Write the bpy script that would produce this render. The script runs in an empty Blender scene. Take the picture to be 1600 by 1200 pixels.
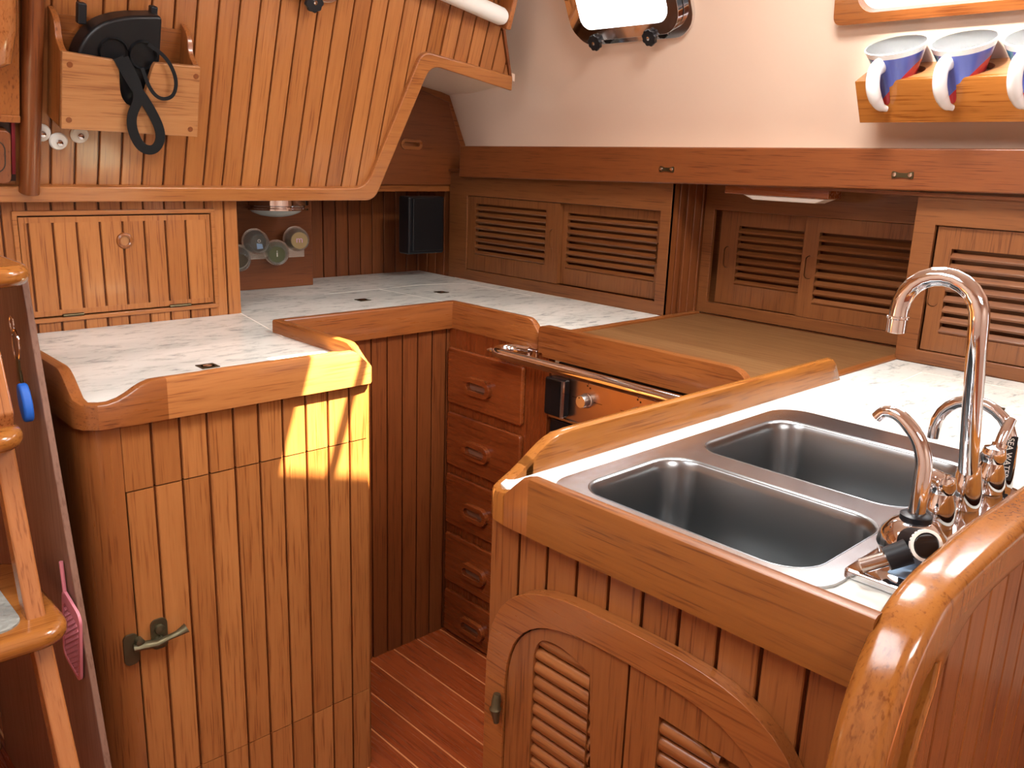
import bpy, bmesh, math, random
from math import sin, cos, pi, radians, sqrt
from mathutils import Vector, Matrix
from mathutils.geometry import tessellate_polygon
random.seed(7)
SC = bpy.context.scene
COL = SC.collection

# ------------------------------------------------------------------ camera, world, light
cam_d = bpy.data.cameras.new('camera'); cam = bpy.data.objects.new('camera', cam_d); COL.objects.link(cam)
FW = Vector((0.67161, 0.69726, -0.25053)); RT = Vector((0.72596, -0.68687, 0.03448)); UP = Vector((0.14804, 0.20503, 0.96749))
cam.matrix_world = Matrix(((RT.x, UP.x, -FW.x, 0), (RT.y, UP.y, -FW.y, 0), (RT.z, UP.z, -FW.z, .387), (0, 0, 0, 1)))
cam_d.sensor_fit = 'HORIZONTAL'; cam_d.sensor_width = 36; cam_d.lens = 1351.3 / 1600 * 36; cam_d.clip_start = .02
SC.camera = cam
W = bpy.data.worlds.new('sky'); SC.world = W; W.use_nodes = True
W.node_tree.nodes['Background'].inputs[0].default_value = (.86, .93, 1, 1)
W.node_tree.nodes['Background'].inputs[1].default_value = 3.0
SC.view_settings.view_transform = 'Standard'; SC.view_settings.look = 'None'
SC.view_settings.exposure = -0.10; SC.view_settings.gamma = 1
SC.cycles.use_denoising = True
SC.cycles.max_bounces = 10; SC.cycles.glossy_bounces = 6; SC.cycles.transmission_bounces = 8
SC.cycles.sample_clamp_indirect = 4
sd = bpy.data.lights.new('sun', 'SUN'); sd.energy = 75; sd.angle = radians(.6); sd.color = (1, .92, .62)
so = bpy.data.objects.new('sun', sd); COL.objects.link(so)
so.rotation_euler = Vector((-.315, .6, -1)).to_track_quat('-Z', 'Y').to_euler(); so.location = (1.5, 0, 3)
def area(name, loc, direction, sx, sy, energy, color=(1, 1, 1), spread=180):
    d = bpy.data.lights.new(name, 'AREA'); d.shape = 'RECTANGLE'; d.size = sx; d.size_y = sy; d.energy = energy; d.color = color
    d.spread = radians(spread)
    o = bpy.data.objects.new(name, d); COL.objects.link(o); o.location = loc
    o.rotation_euler = Vector(direction).to_track_quat('-Z', 'Y').to_euler(); return o
CEIL = 1.02
# daylight falling through the deck openings
area('galley_hatch_daylight', (1.24, .73, CEIL + .02), (0, 0, -1), .24, .24, 22, (1, .98, .95))
area('companionway_daylight', (-.05, .75, CEIL + .03), (.25, .1, -1), .62, .8, 19, (.98, .98, 1))
area('saloon_hatch_daylight', (.35, -.75, CEIL - .01), (.2, .4, -1), .6, .6, 36, (1, .98, .95))

_w = Vector((-.9063, 0, -.4226))
area('window_daylight', (1.93 - .383 * .4226 - .018, .543, .43 + .383 * .9063 - .008), _w, .66, .145, 7, (.95, .97, 1))
area('port_daylight', (1.93 - .40 * .4226 - .02, 1.475, .43 + .40 * .9063), _w, .28, .13, 2, (.95, .97, 1))
pd = bpy.data.lights.new('mug_fill_spot', 'SPOT'); pd.energy = 70; pd.spot_size = radians(15); pd.spot_blend = .5; pd.shadow_soft_size = .02; pd.color = (1, .95, .86)  # added narrow fill lamp that brightens the mugs; no real source behind it
po = bpy.data.objects.new('mug_fill_spot', pd); COL.objects.link(po); po.location = (1.17, .64, 1.01)
po.rotation_euler = (Vector((1.735, .60, .665)) - po.location).to_track_quat('-Z', 'Y').to_euler(); po.scale = (3.4, 1, 1)
# ------------------------------------------------------------------ materials
def newmat(name):
    m = bpy.data.materials.new(name); m.use_nodes = True; nt = m.node_tree
    return m, nt, nt.nodes['Principled BSDF']
def S(b, **k):
    for a, v in k.items():
        n = a.replace('_', ' ')
        if n in b.inputs: b.inputs[n].default_value = v if not isinstance(v, tuple) else (*v, 1)
def plain(name, col, rough=.5, metal=0, **k):
    m, nt, b = newmat(name); S(b, Base_Color=col, Roughness=rough, Metallic=metal, **k)
    n = nt.nodes.new('ShaderNodeTexNoise'); n.inputs['Scale'].default_value = 60
    tc = nt.nodes.new('ShaderNodeTexCoord'); nt.links.new(tc.outputs['Object'], n.inputs['Vector'])
    mr = nt.nodes.new('ShaderNodeMapRange'); mr.inputs[3].default_value = rough * .85; mr.inputs[4].default_value = min(1, rough * 1.15)
    nt.links.new(n.outputs['Fac'], mr.inputs[0]); nt.links.new(mr.outputs[0], b.inputs['Roughness'])
    return m
def mul(c, k): return tuple(min(1, x * k) for x in c)
_wood = {}
def wood(kind, axis):
    key = (kind, axis)
    if key in _wood: return _wood[key]
    base, contrast, rough, ring, coat = {
        'teak':   ((.255, .080, .019), .9, .30, .35, .35),
        'light':  ((.345, .124, .034), .8, .32, .35, .30),
        'island': ((.225, .072, .018), .9, .34, .35, .25),
        'pale':   ((.34, .145, .052), .7, .36, .5, .25),
        'gold':   ((.29, .100, .019), .8, .2, .45, .45),
        'cherry': ((.205, .048, .011), .9, .27, .9, .4),
        'locker': ((.165, .055, .0155), .8, .38, .5, .2),
        'front':  ((.20, .062, .009), .9, .42, .35, .04),
        'dark':   ((.165, .046, .012), .8, .36, .4, .2),
        'cover':  ((.175, .080, .028), .7, .4, .25, .15),
        'floor':  ((.25, .048, .012), .9, .26, .3, .4),
        'ladder': ((.34, .12, .036), .8, .22, .4, .6),
        'grey':   ((.20, .10, .065), .6, .5, .3, .1),
    }[kind]
    m, nt, b = newmat('%s_wood_%s' % (kind, axis)); L = nt.links.new; N = nt.nodes.new
    tc0 = N('ShaderNodeTexCoord'); rt = N('ShaderNodeMapping'); L(tc0.outputs['Object'], rt.inputs['Vector'])
    rt.inputs['Rotation'].default_value = ({'o': -.3221, 'l': .362}.get(axis, 0), 0, 0); axis = {'o': 'z', 'l': 'z'}.get(axis, axis)
    class tc: outputs = {'Object': rt.outputs[0]}
    mp = N('ShaderNodeMapping'); L(tc.outputs['Object'], mp.inputs['Vector'])
    sc = {'x': (.05, 1, 1), 'y': (1, .05, 1), 'z': (1, 1, .05)}[axis]; mp.inputs['Scale'].default_value = sc
    at = N('ShaderNodeAttribute'); at.attribute_name = 'tone'
    off = N('ShaderNodeVectorMath'); off.operation = 'MULTIPLY_ADD'; cmb = N('ShaderNodeCombineXYZ')
    for i in range(3): L(at.outputs['Fac'], cmb.inputs[i])
    off.inputs[1].default_value = (9, 7, 5); L(cmb.outputs[0], off.inputs[0]); L(mp.outputs[0], off.inputs[2])
    n1 = N('ShaderNodeTexNoise'); n1.inputs['Scale'].default_value = 130; n1.inputs['Detail'].default_value = 5; n1.inputs['Roughness'].default_value = .65; n1.inputs['Distortion'].default_value = .4
    n2 = N('ShaderNodeTexNoise'); n2.inputs['Scale'].default_value = 14; n2.inputs['Detail'].default_value = 3
    wv = N('ShaderNodeTexNoise'); wv.inputs['Scale'].default_value = 9; wv.inputs['Detail'].default_value = 1; wv.inputs['Distortion'].default_value = .3
    for n in (n1, n2, wv): L(off.outputs[0], n.inputs['Vector'])
    ml = N('ShaderNodeMath'); ml.operation = 'MULTIPLY'; ml.inputs[1].default_value = 60; L(wv.outputs['Fac'], ml.inputs[0])
    sn = N('ShaderNodeMath'); sn.operation = 'SINE'; L(ml.outputs[0], sn.inputs[0])
    r1 = N('ShaderNodeMapRange'); r1.inputs[1].default_value = .3; r1.inputs[2].default_value = .7; L(n1.outputs['Fac'], r1.inputs[0])
    def math(op, a, bb):
        x = N('ShaderNodeMath'); x.operation = op
        for i, q in enumerate((a, bb)):
            if isinstance(q, (int, float)): x.inputs[i].default_value = q
            else: L(q, x.inputs[i])
        return x.outputs[0]
    g = math('ADD', math('MULTIPLY', r1.outputs[0], .55), math('MULTIPLY', n2.outputs['Fac'], .6))
    g = math('ADD', g, math('MULTIPLY', sn.outputs[0], .14 * ring))
    mp2 = N('ShaderNodeMapping'); mp2.inputs['Scale'].default_value = {'x': (.03, 1, 1), 'y': (1, .03, 1), 'z': (1, 1, .03)}[axis]; L(tc.outputs['Object'], mp2.inputs[0])
    n3 = N('ShaderNodeTexNoise'); n3.inputs['Scale'].default_value = 330; n3.inputs['Detail'].default_value = 2; L(mp2.outputs[0], n3.inputs['Vector'])
    r3 = N('ShaderNodeMapRange'); r3.inputs[1].default_value = .54; r3.inputs[2].default_value = .68; L(n3.outputs['Fac'], r3.inputs[0])
    n4 = N('ShaderNodeTexNoise'); n4.inputs['Scale'].default_value = 6; L(tc.outputs['Object'], n4.inputs['Vector'])
    g = math('SUBTRACT', g, math('MULTIPLY', r3.outputs[0], math('MULTIPLY', n4.outputs['Fac'], .85)))
    g = math('ADD', g, .05)
    cr = N('ShaderNodeValToRGB'); e = cr.color_ramp.elements
    e[0].position = .12; e[0].color = (*[base[0] * (1 - .48 * contrast), base[1] * (1 - .60 * contrast), base[2] * (1 - .66 * contrast)], 1)
    e[1].position = .95; e[1].color = (*mul((base[0] * 1.14, base[1] * 1.2, base[2] * 1.25), 1), 1)
    mid = cr.color_ramp.elements.new(.52); mid.color = (*base, 1)
    L(g, cr.inputs[0])
    tn = math('MAXIMUM', math('ADD', math('MULTIPLY', at.outputs['Fac'], .26), .86), .2)
    hs = N('ShaderNodeMix'); hs.data_type = 'RGBA'; hs.blend_type = 'MULTIPLY'; hs.inputs[0].default_value = 1
    L(cr.outputs[0], hs.inputs[6]); cc = N('ShaderNodeCombineColor')
    L(tn, cc.inputs[0]); L(math('POWER', tn, 1.35), cc.inputs[1]); L(math('POWER', tn, 1.6), cc.inputs[2])
    L(cc.outputs[0], hs.inputs[7]); L(hs.outputs[2], b.inputs['Base Color'])
    L(math('ADD', math('MULTIPLY', r1.outputs[0], -.08), rough + .04), b.inputs['Roughness'])
    b.inputs['Coat Weight'].default_value = coat; b.inputs['Coat Roughness'].default_value = .12
    b.inputs['Specular IOR Level'].default_value = .4
    bp = N('ShaderNodeBump'); bp.inputs['Strength'].default_value = .12; bp.inputs['Distance'].default_value = .0006
    L(r1.outputs[0], bp.inputs['Height']); L(bp.outputs[0], b.inputs['Normal'])
    _wood[key] = m; return m
def stone_mat():
    m, nt, b = newmat('cream_marbled_laminate'); L = nt.links.new; N = nt.nodes.new
    tc = N('ShaderNodeTexCoord'); mp = N('ShaderNodeMapping'); mp.inputs['Scale'].default_value = (.42, 1, 1); mp.inputs['Rotation'].default_value = (0, 0, .35)
    L(tc.outputs['Object'], mp.inputs[0])
    a = N('ShaderNodeTexNoise'); a.inputs['Scale'].default_value = 44; a.inputs['Detail'].default_value = 9; a.inputs['Roughness'].default_value = .72; a.inputs['Distortion'].default_value = .35
    c = N('ShaderNodeTexNoise'); c.inputs['Scale'].default_value = 5; c.inputs['Detail'].default_value = 4
    L(mp.outputs[0], a.inputs['Vector']); L(mp.outputs[0], c.inputs['Vector'])
    r = N('ShaderNodeValToRGB'); e = r.color_ramp.elements
    e[0].position = .33; e[0].color = (.38, .40, .40, 1); e[1].position = .50; e[1].color = (.84, .83, .76, 1)
    q = r.color_ramp.elements.new(.41); q.color = (.66, .66, .60, 1)
    L(a.outputs['Fac'], r.inputs[0])
    r2 = N('ShaderNodeValToRGB'); r2.color_ramp.elements[0].position = .35; r2.color_ramp.elements[0].color = (.72, .75, .76, 1)
    r2.color_ramp.elements[1].position = .6; r2.color_ramp.elements[1].color = (1, 1, 1, 1)
    L(c.outputs['Fac'], r2.inputs[0])
    mx = N('ShaderNodeMix'); mx.data_type = 'RGBA'; mx.blend_type = 'MULTIPLY'; mx.inputs[0].default_value = 1
    L(r.outputs[0], mx.inputs[6]); L(r2.outputs[0], mx.inputs[7]); L(mx.outputs[2], b.inputs['Base Color'])
    b.inputs['Roughness'].default_value = .22; return m
def liner_mat():
    m, nt, b = newmat('cream_vinyl_liner'); L = nt.links.new; N = nt.nodes.new
    tc = N('ShaderNodeTexCoord'); a = N('ShaderNodeTexNoise'); a.inputs['Scale'].default_value = 3; L(tc.outputs['Object'], a.inputs['Vector'])
    r = N('ShaderNodeValToRGB'); r.color_ramp.elements[0].color = (.72, .54, .42, 1); r.color_ramp.elements[1].color = (.79, .62, .50, 1)
    L(a.outputs['Fac'], r.inputs[0]); L(r.outputs[0], b.inputs['Base Color']); b.inputs['Roughness'].default_value = .45
    f = N('ShaderNodeTexNoise'); f.inputs['Scale'].default_value = 400; L(tc.outputs['Object'], f.inputs['Vector'])
    bp = N('ShaderNodeBump'); bp.inputs['Strength'].default_value = .15; bp.inputs['Distance'].default_value = .0005; L(f.outputs['Fac'], bp.inputs['Height']); L(bp.outputs[0], b.inputs['Normal'])
    return m
def steel_mat():
    m, nt, b = newmat('brushed_stainless'); L = nt.links.new; N = nt.nodes.new
    tc = N('ShaderNodeTexCoord'); mp = N('ShaderNodeMapping'); mp.inputs['Scale'].default_value = (1, 1, .2); L(tc.outputs['Object'], mp.inputs[0])
    a = N('ShaderNodeTexNoise'); a.inputs['Scale'].default_value = 45; a.inputs['Detail'].default_value = 6; L(mp.outputs[0], a.inputs['Vector'])
    r = N('ShaderNodeMapRange'); r.inputs[3].default_value = .27; r.inputs[4].default_value = .29; L(a.outputs['Fac'], r.inputs[0]); L(r.outputs[0], b.inputs['Roughness'])
    S(b, Base_Color=(.29, .30, .305), Metallic=1.0); return m
def mug_mat():
    m, nt, b = newmat('printed_mug_glaze'); L = nt.links.new; N = nt.nodes.new
    tc = N('ShaderNodeTexCoord'); sp = N('ShaderNodeSeparateXYZ'); L(tc.outputs['Object'], sp.inputs[0])
    # local frame of the mug: z up its axis
    def rampz(p0, c0, c1, src):
        r = N('ShaderNodeValToRGB'); r.color_ramp.interpolation = 'CONSTANT'
        r.color_ramp.elements[0].position = 0; r.color_ramp.elements[0].color = (*c0, 1)
        r.color_ramp.elements[1].position = p0; r.color_ramp.elements[1].color = (*c1, 1); L(src, r.inputs[0]); return r.outputs[0]
    def math(op, a, bb):
        x = N('ShaderNodeMath'); x.operation = op
        for i, q in enumerate((a, bb)):
            if isinstance(q, (int, float)): x.inputs[i].default_value = q
            else: L(q, x.inputs[i])
        return x.outputs[0]
    band = math('LESS_THAN', sp.outputs[2], .123)
    red = math('GREATER_THAN', math('SUBTRACT', sp.outputs[0], math('SUBTRACT', sp.outputs[2], .068)), .010)
    left = math('LESS_THAN', sp.outputs[0], -.028)
    def mixc(f, a, bb):
        x = N('ShaderNodeMix'); x.data_type = 'RGBA'; L(f, x.inputs[0])
        for i, q in ((6, a), (7, bb)):
            if isinstance(q, tuple): x.inputs[i].default_value = (*q, 1)
            else: L(q, x.inputs[i])
        return x.outputs[2]
    c = mixc(left, (.09, .12, .42), (.05, .22, .36)); c = mixc(red, c, (.42, .03, .04))
    c = mixc(band, (.85, .85, .84), c); L(c, b.inputs['Base Color']); b.inputs['Roughness'].default_value = .12
    return m
STONE, LINER, STEEL, MUG = stone_mat(), liner_mat(), steel_mat(), mug_mat()
CHROME = plain('polished_chrome', (.82, .82, .84), .06, 1)
BLACK = plain('black_plastic', (.007, .007, .009), .4, Specular_IOR_Level=.35)
CASE = plain('black_leatherette', (.005, .005, .006), .38, Specular_IOR_Level=.35)
STRAP = plain('black_webbing', (.006, .006, .007), .7, Specular_IOR_Level=.2)
RUBBER = plain('grey_rubber', (.05, .05, .055), .6)
BRASS = plain('tarnished_brass', (.12, .10, .055), .42, .8)
BRONZE = plain('dark_bronze', (.09, .07, .035), .4, .9)
WHITE = plain('white_porcelain', (.86, .86, .85), .12)
PAPER = plain('white_paper', (.80, .76, .70), .8)
WHITEP = plain('white_plastic', (.82, .80, .74), .35)
PAD = plain('grey_grip_pad', (.26, .26, .23), .9)
_v = PAD.node_tree.nodes.new('ShaderNodeTexVoronoi'); _v.inputs['Scale'].default_value = 110; _bp = PAD.node_tree.nodes.new('ShaderNodeBump'); _bp.inputs['Distance'].default_value = .003
_tc = PAD.node_tree.nodes.new('ShaderNodeTexCoord'); PAD.node_tree.links.new(_tc.outputs['Object'], _v.inputs['Vector'])
PAD.node_tree.links.new(_v.outputs['Distance'], _bp.inputs['Height']); PAD.node_tree.links.new(_bp.outputs[0], PAD.node_tree.nodes['Principled BSDF'].inputs['Normal'])
PINK = plain('pink_plastic', (.62, .20, .24), .4)
BLUE = plain('blue_foam', (.01, .10, .45), .5)
OVENG = plain('black_oven_glass', (.008, .008, .009), .08)
STOVE = plain('satin_stove_steel', (.62, .55, .5), .22, 1)
ALU = plain('satin_aluminium_knob', (.75, .74, .72), .3, 1)
SEAM = plain('pale_caulk_seam', (.80, .78, .70), .5)
DSEAM = plain('dark_gap', (.03, .018, .01), .8)
HOLLY = plain('pale_floor_seam', (.55, .22, .08), .35)
STICK = plain('blue_paper_sticker', (.30, .48, .72), .5)
def thin_glass(name, tint, refl):
    m, nt, b = newmat(name); L = nt.links.new; N = nt.nodes.new; S(b, Base_Color=(.75, .78, .78), Roughness=.12, Metallic=.6)
    t = N('ShaderNodeBsdfTransparent'); t.inputs[0].default_value = (*tint, 1); lw = N('ShaderNodeLayerWeight'); lw.inputs[0].default_value = refl
    mx = N('ShaderNodeMixShader'); L(lw.outputs['Facing'], mx.inputs[0]); L(t.outputs[0], mx.inputs[1]); L(b.outputs[0], mx.inputs[2]); L(mx.outputs[0], nt.nodes['Material Output'].inputs[0]); return m
GLASS = thin_glass('clear_jar_glass', (.96, .97, .96), .22)
PANE, _nt, _b = newmat('window_pane'); S(_b, Base_Color=(.97, .98, 1), Roughness=.0); _b.inputs['Transmission Weight'].default_value = 1; _b.inputs['IOR'].default_value = 1.02
DOME = plain('frosted_lamp_glass', (.42, .46, .46), .2)
SPICE = [plain('spice_tan', (.42, .30, .14), .8), plain('spice_green', (.18, .19, .10), .8), plain('spice_dark', (.16, .13, .09), .8), plain('spice_grey', (.20, .19, .17), .8)]
RED = plain('red_fabric', (.25, .01, .02), .7)
LPINK = plain('pale_pink_print', (.8, .5, .75), .6)

# ------------------------------------------------------------------ mesh helpers
class Fr:
    def __init__(s, O, u, v):
        s.O = Vector(O); s.u = Vector(u).normalized(); s.v = Vector(v).normalized(); s.n = s.u.cross(s.v)
    def p(s, a, b, c=0): return s.O + s.u * a + s.v * b + s.n * c
XYZ = Fr((0, 0, 0), (1, 0, 0), (0, 1, 0))                 # n = z
def FY(y): return Fr((0, y, 0), (1, 0, 0), (0, 0, 1))     # faces -Y : u=x, v=z, n=-y
def FX(x): return Fr((x, 0, 0), (0, -1, 0), (0, 0, 1))    # faces -X : u=-y, v=z, n=-x
OV = Fr((0, 1.95, .277), (1, 0, 0), (0, -.3165, .9486))
_a = radians(25); HU = Fr((1.93, 0, .43), (0, -1, 0), (-sin(_a), 0, cos(_a)))

class MB:
    def __init__(s): s.v = []; s.f = []; s.t = []
    def add(s, vs, fs, tone=.5):
        n = len(s.v); s.v += [Vector(q) for q in vs]
        for f in fs: s.f.append([i + n for i in f]); s.t.append(tone)
        return s
    def box(s, x0, x1, y0, y1, z0, z1, tone=.5, F=XYZ):
        q = [F.p(a, b, c) for c in (z0, z1) for b in (y0, y1) for a in (x0, x1)]
        return s.add(q, [(0, 1, 3, 2), (4, 5, 7, 6), (0, 1, 5, 4), (2, 3, 7, 6), (0, 2, 6, 4), (1, 3, 7, 5)], tone)
    def prism(s, F, poly, n0, n1, tone=.5):
        m = len(poly); vs = [F.p(a, b, n0) for a, b in poly] + [F.p(a, b, n1) for a, b in poly]
        return s.add(vs, [list(range(m)), list(range(m, 2 * m))] + [(i, (i + 1) % m, (i + 1) % m + m, i + m) for i in range(m)], tone)
    def plate(s, F, outer, holes, n0, n1, tone=.5):
        loops = [outer] + holes; flat = [q for l in loops for q in l]; m = len(flat)
        tri = tessellate_polygon([[Vector((a, b, 0)) for a, b in l] for l in loops])
        vs = [F.p(a, b, n0) for a, b in flat] + [F.p(a, b, n1) for a, b in flat]
        fs = [tuple(t) for t in tri] + [tuple(i + m for i in t) for t in tri]; k = 0
        for l in loops:
            c = len(l); fs += [(k + i, k + (i + 1) % c, k + (i + 1) % c + m, k + i + m) for i in range(c)]; k += c
        return s.add(vs, fs, tone)
    def rplate(s, F, outer, holes, n0, n1, r, rh, tone=.5, k=5):
        def off(l, d, sg):
            out = []; m = len(l); A = sum(l[i][0] * l[(i + 1) % m][1] - l[(i + 1) % m][0] * l[i][1] for i in range(m)); w = (1 if A > 0 else -1) * sg
            for i in range(m):
                a = Vector(l[i - 1]); b = Vector(l[i]); c = Vector(l[(i + 1) % m]); d0 = (b - a).normalized(); d1 = (c - b).normalized(); t = (d0 + d1)
                t = t.normalized() if t.length > 1e-6 else d1
                q = b + Vector((-t.y, t.x)) * w * d / max(.5, t.dot(d1)); out.append((q.x, q.y))
            return out
        def clean(l): return [q for i, q in enumerate(l) if (Vector(q) - Vector(l[i - 1])).length > 1e-4]
        outer = clean(outer); holes = [clean(h) for h in holes]
        for l, rr, sg in [(outer, r, 1)] + [(h, rh, -1) for h in holes]:
            rows = []
            for side in (0, 1):
                for j in range(k + 1):
                    th = pi / 2 * (j / k if side == 0 else 1 - j / k); ins = rr * (1 - sin(th)); dn = rr * (1 - cos(th))
                    rows.append([F.p(a, b, n0 + dn if side == 0 else n1 - dn) for a, b in off(l, ins, sg)])
            m = len(l); vs = [q for row in rows for q in row]
            s.add(vs, [(i * m + j, i * m + (j + 1) % m, (i + 1) * m + (j + 1) % m, (i + 1) * m + j) for i in range(len(rows) - 1) for j in range(m)], tone)
        lo_ = [off(outer, r, 1)] + [off(h, rh, -1) for h in holes]; flat = [q for l in lo_ for q in l]
        tri = tessellate_polygon([[Vector((a, b, 0)) for a, b in l] for l in lo_])
        for nn in (n0, n1): s.add([F.p(a, b, nn) for a, b in flat], [tuple(t) for t in tri], tone)
        return s
    def tube(s, pts, r, seg=12, closed=False, tone=.5, flat=1.0, upv=None):
        pts = [Vector(q) for q in pts]; n = len(pts); rs = r if isinstance(r, (list, tuple)) else [r] * n
        prev = Vector(upv) if upv else None; vs = []
        for i in range(n):
            a = pts[(i - 1) % n] if (closed or i) else pts[0]; b = pts[(i + 1) % n] if (closed or i < n - 1) else pts[-1]
            t = (b - a).normalized()
            if prev is None:
                prev = Vector((0, 0, 1)) if abs(t.z) < .9 else Vector((1, 0, 0))
            e1 = (prev - t * prev.dot(t)).normalized(); prev = e1; e2 = t.cross(e1)
            for k in range(seg):
                an = 2 * pi * k / seg; vs.append(pts[i] + e1 * cos(an) * rs[i] * flat + e2 * sin(an) * rs[i])
        fs = []
        for i in range(n if closed else n - 1):
            j = (i + 1) % n
            for k in range(seg): fs.append((i * seg + k, i * seg + (k + 1) % seg, j * seg + (k + 1) % seg, j * seg + k))
        if not closed: fs += [list(range(seg)), list(range((n - 1) * seg, n * seg))]
        return s.add(vs, fs, tone)
    def lathe(s, F, prof, seg=24, c=(0, 0), tone=.5):
        vs = []; fs = []; n = len(prof)
        for r, h in prof:
            for k in range(seg):
                a = 2 * pi * k / seg; vs.append(F.p(c[0] + r * cos(a), c[1] + r * sin(a), h))
        for i in range(n - 1):
            for k in range(seg): fs.append((i * seg + k, i * seg + (k + 1) % seg, (i + 1) * seg + (k + 1) % seg, (i + 1) * seg + k))
        if prof[0][0] > 1e-6: fs.append(list(range(seg)))
        if prof[-1][0] > 1e-6: fs.append(list(range((n - 1) * seg, n * seg)))
        return s.add(vs, fs, tone)
    def boards(s, F, u0, u1, pitch, lo, hi, n=0.0, gap=.0042, depth=.006, start=None, back=.018):
        L = lo if callable(lo) else (lambda q: lo); H = hi if callable(hi) else (lambda q: hi)
        e = []; q = u0 if start is None else start
        while q > u0 + .004: q -= pitch
        e = [u0]; q += pitch
        while q < u1 - .006:
            if q > u0 + .006: e.append(q)
            q += pitch
        e.append(u1)
        for a, b in zip(e[:-1], e[1:]):
            g0 = gap / 2 if a != u0 else 0; g1 = gap / 2 if b != u1 else 0; a2 = a + g0; b2 = b - g1
            if H(a2) - L(a2) < .002 and H(b2) - L(b2) < .002: continue
            c = .0012; tone = random.random()
            us = [a2, a2 + c, b2 - c, b2]; ns = [n - c, n, n, n - c]; vs = []
            for uu, nn in zip(us, ns): vs += [F.p(uu, L(uu), nn), F.p(uu, max(H(uu), L(uu)), nn)]
            for uu in (a2, b2): vs += [F.p(uu, L(uu), n - depth), F.p(uu, max(H(uu), L(uu)), n - depth)]
            s.add(vs, [(0, 1, 3, 2), (2, 3, 5, 4), (4, 5, 7, 6), (0, 1, 9, 8), (6, 7, 11, 10), (8, 9, 11, 10), (0, 2, 4, 6, 10, 8), (1, 3, 5, 7, 11, 9)], tone)
        for a, b in zip(e[:-1], e[1:]):
            s.add([F.p(a, L(a), n - depth), F.p(b, L(b), n - depth), F.p(b, max(H(b), L(b)), n - depth), F.p(a, max(H(a), L(a)), n - depth),
                   F.p(a, L(a), n - back), F.p(b, L(b), n - back), F.p(b, max(H(b), L(b)), n - back), F.p(a, max(H(a), L(a)), n - back)],
                  [(0, 1, 2, 3), (4, 5, 6, 7), (0, 1, 5, 4), (3, 2, 6, 7), (0, 3, 7, 4), (1, 2, 6, 5)], -1.9)
        return s
    def wall(s, path, th, zb, zt, side=1, r=.006, pre=None, post=None):
        """swept upright board along an x,y path; zt list of heights; rounded top edges"""
        P = [Vector((a, b, 0)) for a, b in path]; n = len(P); rows = []
        for i in range(n):
            d0 = (P[i] - P[i - 1]).normalized() if i else ((P[0] - Vector((*pre, 0))) if pre else (P[1] - P[0])).normalized()
            d1 = (P[i + 1] - P[i]).normalized() if i < n - 1 else ((Vector((*post, 0)) - P[i]).normalized() if post else d0)
            t = (d0 + d1).normalized(); m = Vector((-t.y, t.x, 0)) * side / max(.35, t.dot(d0))
            top = zt[i]; sec = [(0, zb), (0, top - r), (r * .3, top - r * .3), (r, top), (th - r, top), (th - r * .3, top - r * .3), (th, top - r), (th, zb)]
            rows.append([P[i] + m * a + Vector((0, 0, z)) for a, z in sec])
        k = 8; vs = [q for row in rows for q in row]; fs = [[i * k + j, i * k + (j + 1) % k, (i + 1) * k + (j + 1) % k, (i + 1) * k + j] for i in range(n - 1) for j in range(k)]
        fs += [list(range(k)), list(range((n - 1) * k, n * k))]
        return s.add(vs, fs)

def rrect(u0, u1, v0, v1, r, seg=6):
    out = []
    for cx, cy, a0 in ((u1 - r, v0 + r, -90), (u1 - r, v1 - r, 0), (u0 + r, v1 - r, 90), (u0 + r, v0 + r, 180)):
        for i in range(seg + 1):
            a = radians(a0 + 90 * i / seg); out.append((cx + r * cos(a), cy + r * sin(a)))
    return out
def circ(c, r, seg=24, ry=None): return [(c[0] + r * cos(2 * pi * i / seg), c[1] + (ry or r) * sin(2 * pi * i / seg)) for i in range(seg)]
def smooth_path(pts, rad, seg=6):
    """round the corners of an open polyline given as tuples (any dim)"""
    P = [Vector(q) for q in pts]; out = [P[0]]
    for i in range(1, len(P) - 1):
        r = rad[i] if isinstance(rad, (list, tuple)) else rad
        a = (P[i - 1] - P[i]); b = (P[i + 1] - P[i]); ra = min(r, a.length * .49); rb = min(r, b.length * .49)
        A = P[i] + a.normalized() * ra; B = P[i] + b.normalized() * rb
        for k in range(seg + 1):
            t = k / seg; out.append(A * (1 - t) ** 2 + P[i] * 2 * t * (1 - t) + B * t * t)
    out.append(P[-1]); return out

def build(name, mb, mat, parent=None, bev=0, smooth=True, seg=2, ang=30, weld=False):
    me = bpy.data.meshes.new(name); loc = parent_loc(parent)
    me.from_pydata([v - loc for v in mb.v], [], mb.f)
    at = me.attributes.new('tone', 'FLOAT', 'FACE'); at.data.foreach_set('value', mb.t)
    bm = bmesh.new(); bm.from_mesh(me); 
    if weld: bmesh.ops.remove_doubles(bm, verts=bm.verts, dist=1e-5)
    bmesh.ops.recalc_face_normals(bm, faces=bm.faces); bm.to_mesh(me); bm.free()
    if smooth:
        for p in me.polygons: p.use_smooth = True
        me.set_sharp_from_angle(angle=radians(38))
    me.materials.append(mat); o = bpy.data.objects.new(name, me); COL.objects.link(o)
    if parent: o.parent = parent
    if bev:
        m = o.modifiers.new('edge_rounding', 'BEVEL'); m.width = bev; m.segments = seg; m.limit_method = 'ANGLE'; m.angle_limit = radians(ang); m.harden_normals = True
        m.use_clamp_overlap = True
    return o
def parent_loc(p):
    l = Vector((0, 0, 0))
    while p is not None: l = l + p.location; p = p.parent
    return l
def thing(name, label, cat, loc, group=None):
    o = bpy.data.objects.new(name, None); o.empty_display_size = .02; COL.objects.link(o); o.location = loc
    o['label'] = label; o['category'] = cat
    if group: o['group'] = group
    return o
def tag(o, label, cat, group=None):
    o['label'] = label; o['category'] = cat
    if group: o['group'] = group
    return o
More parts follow.
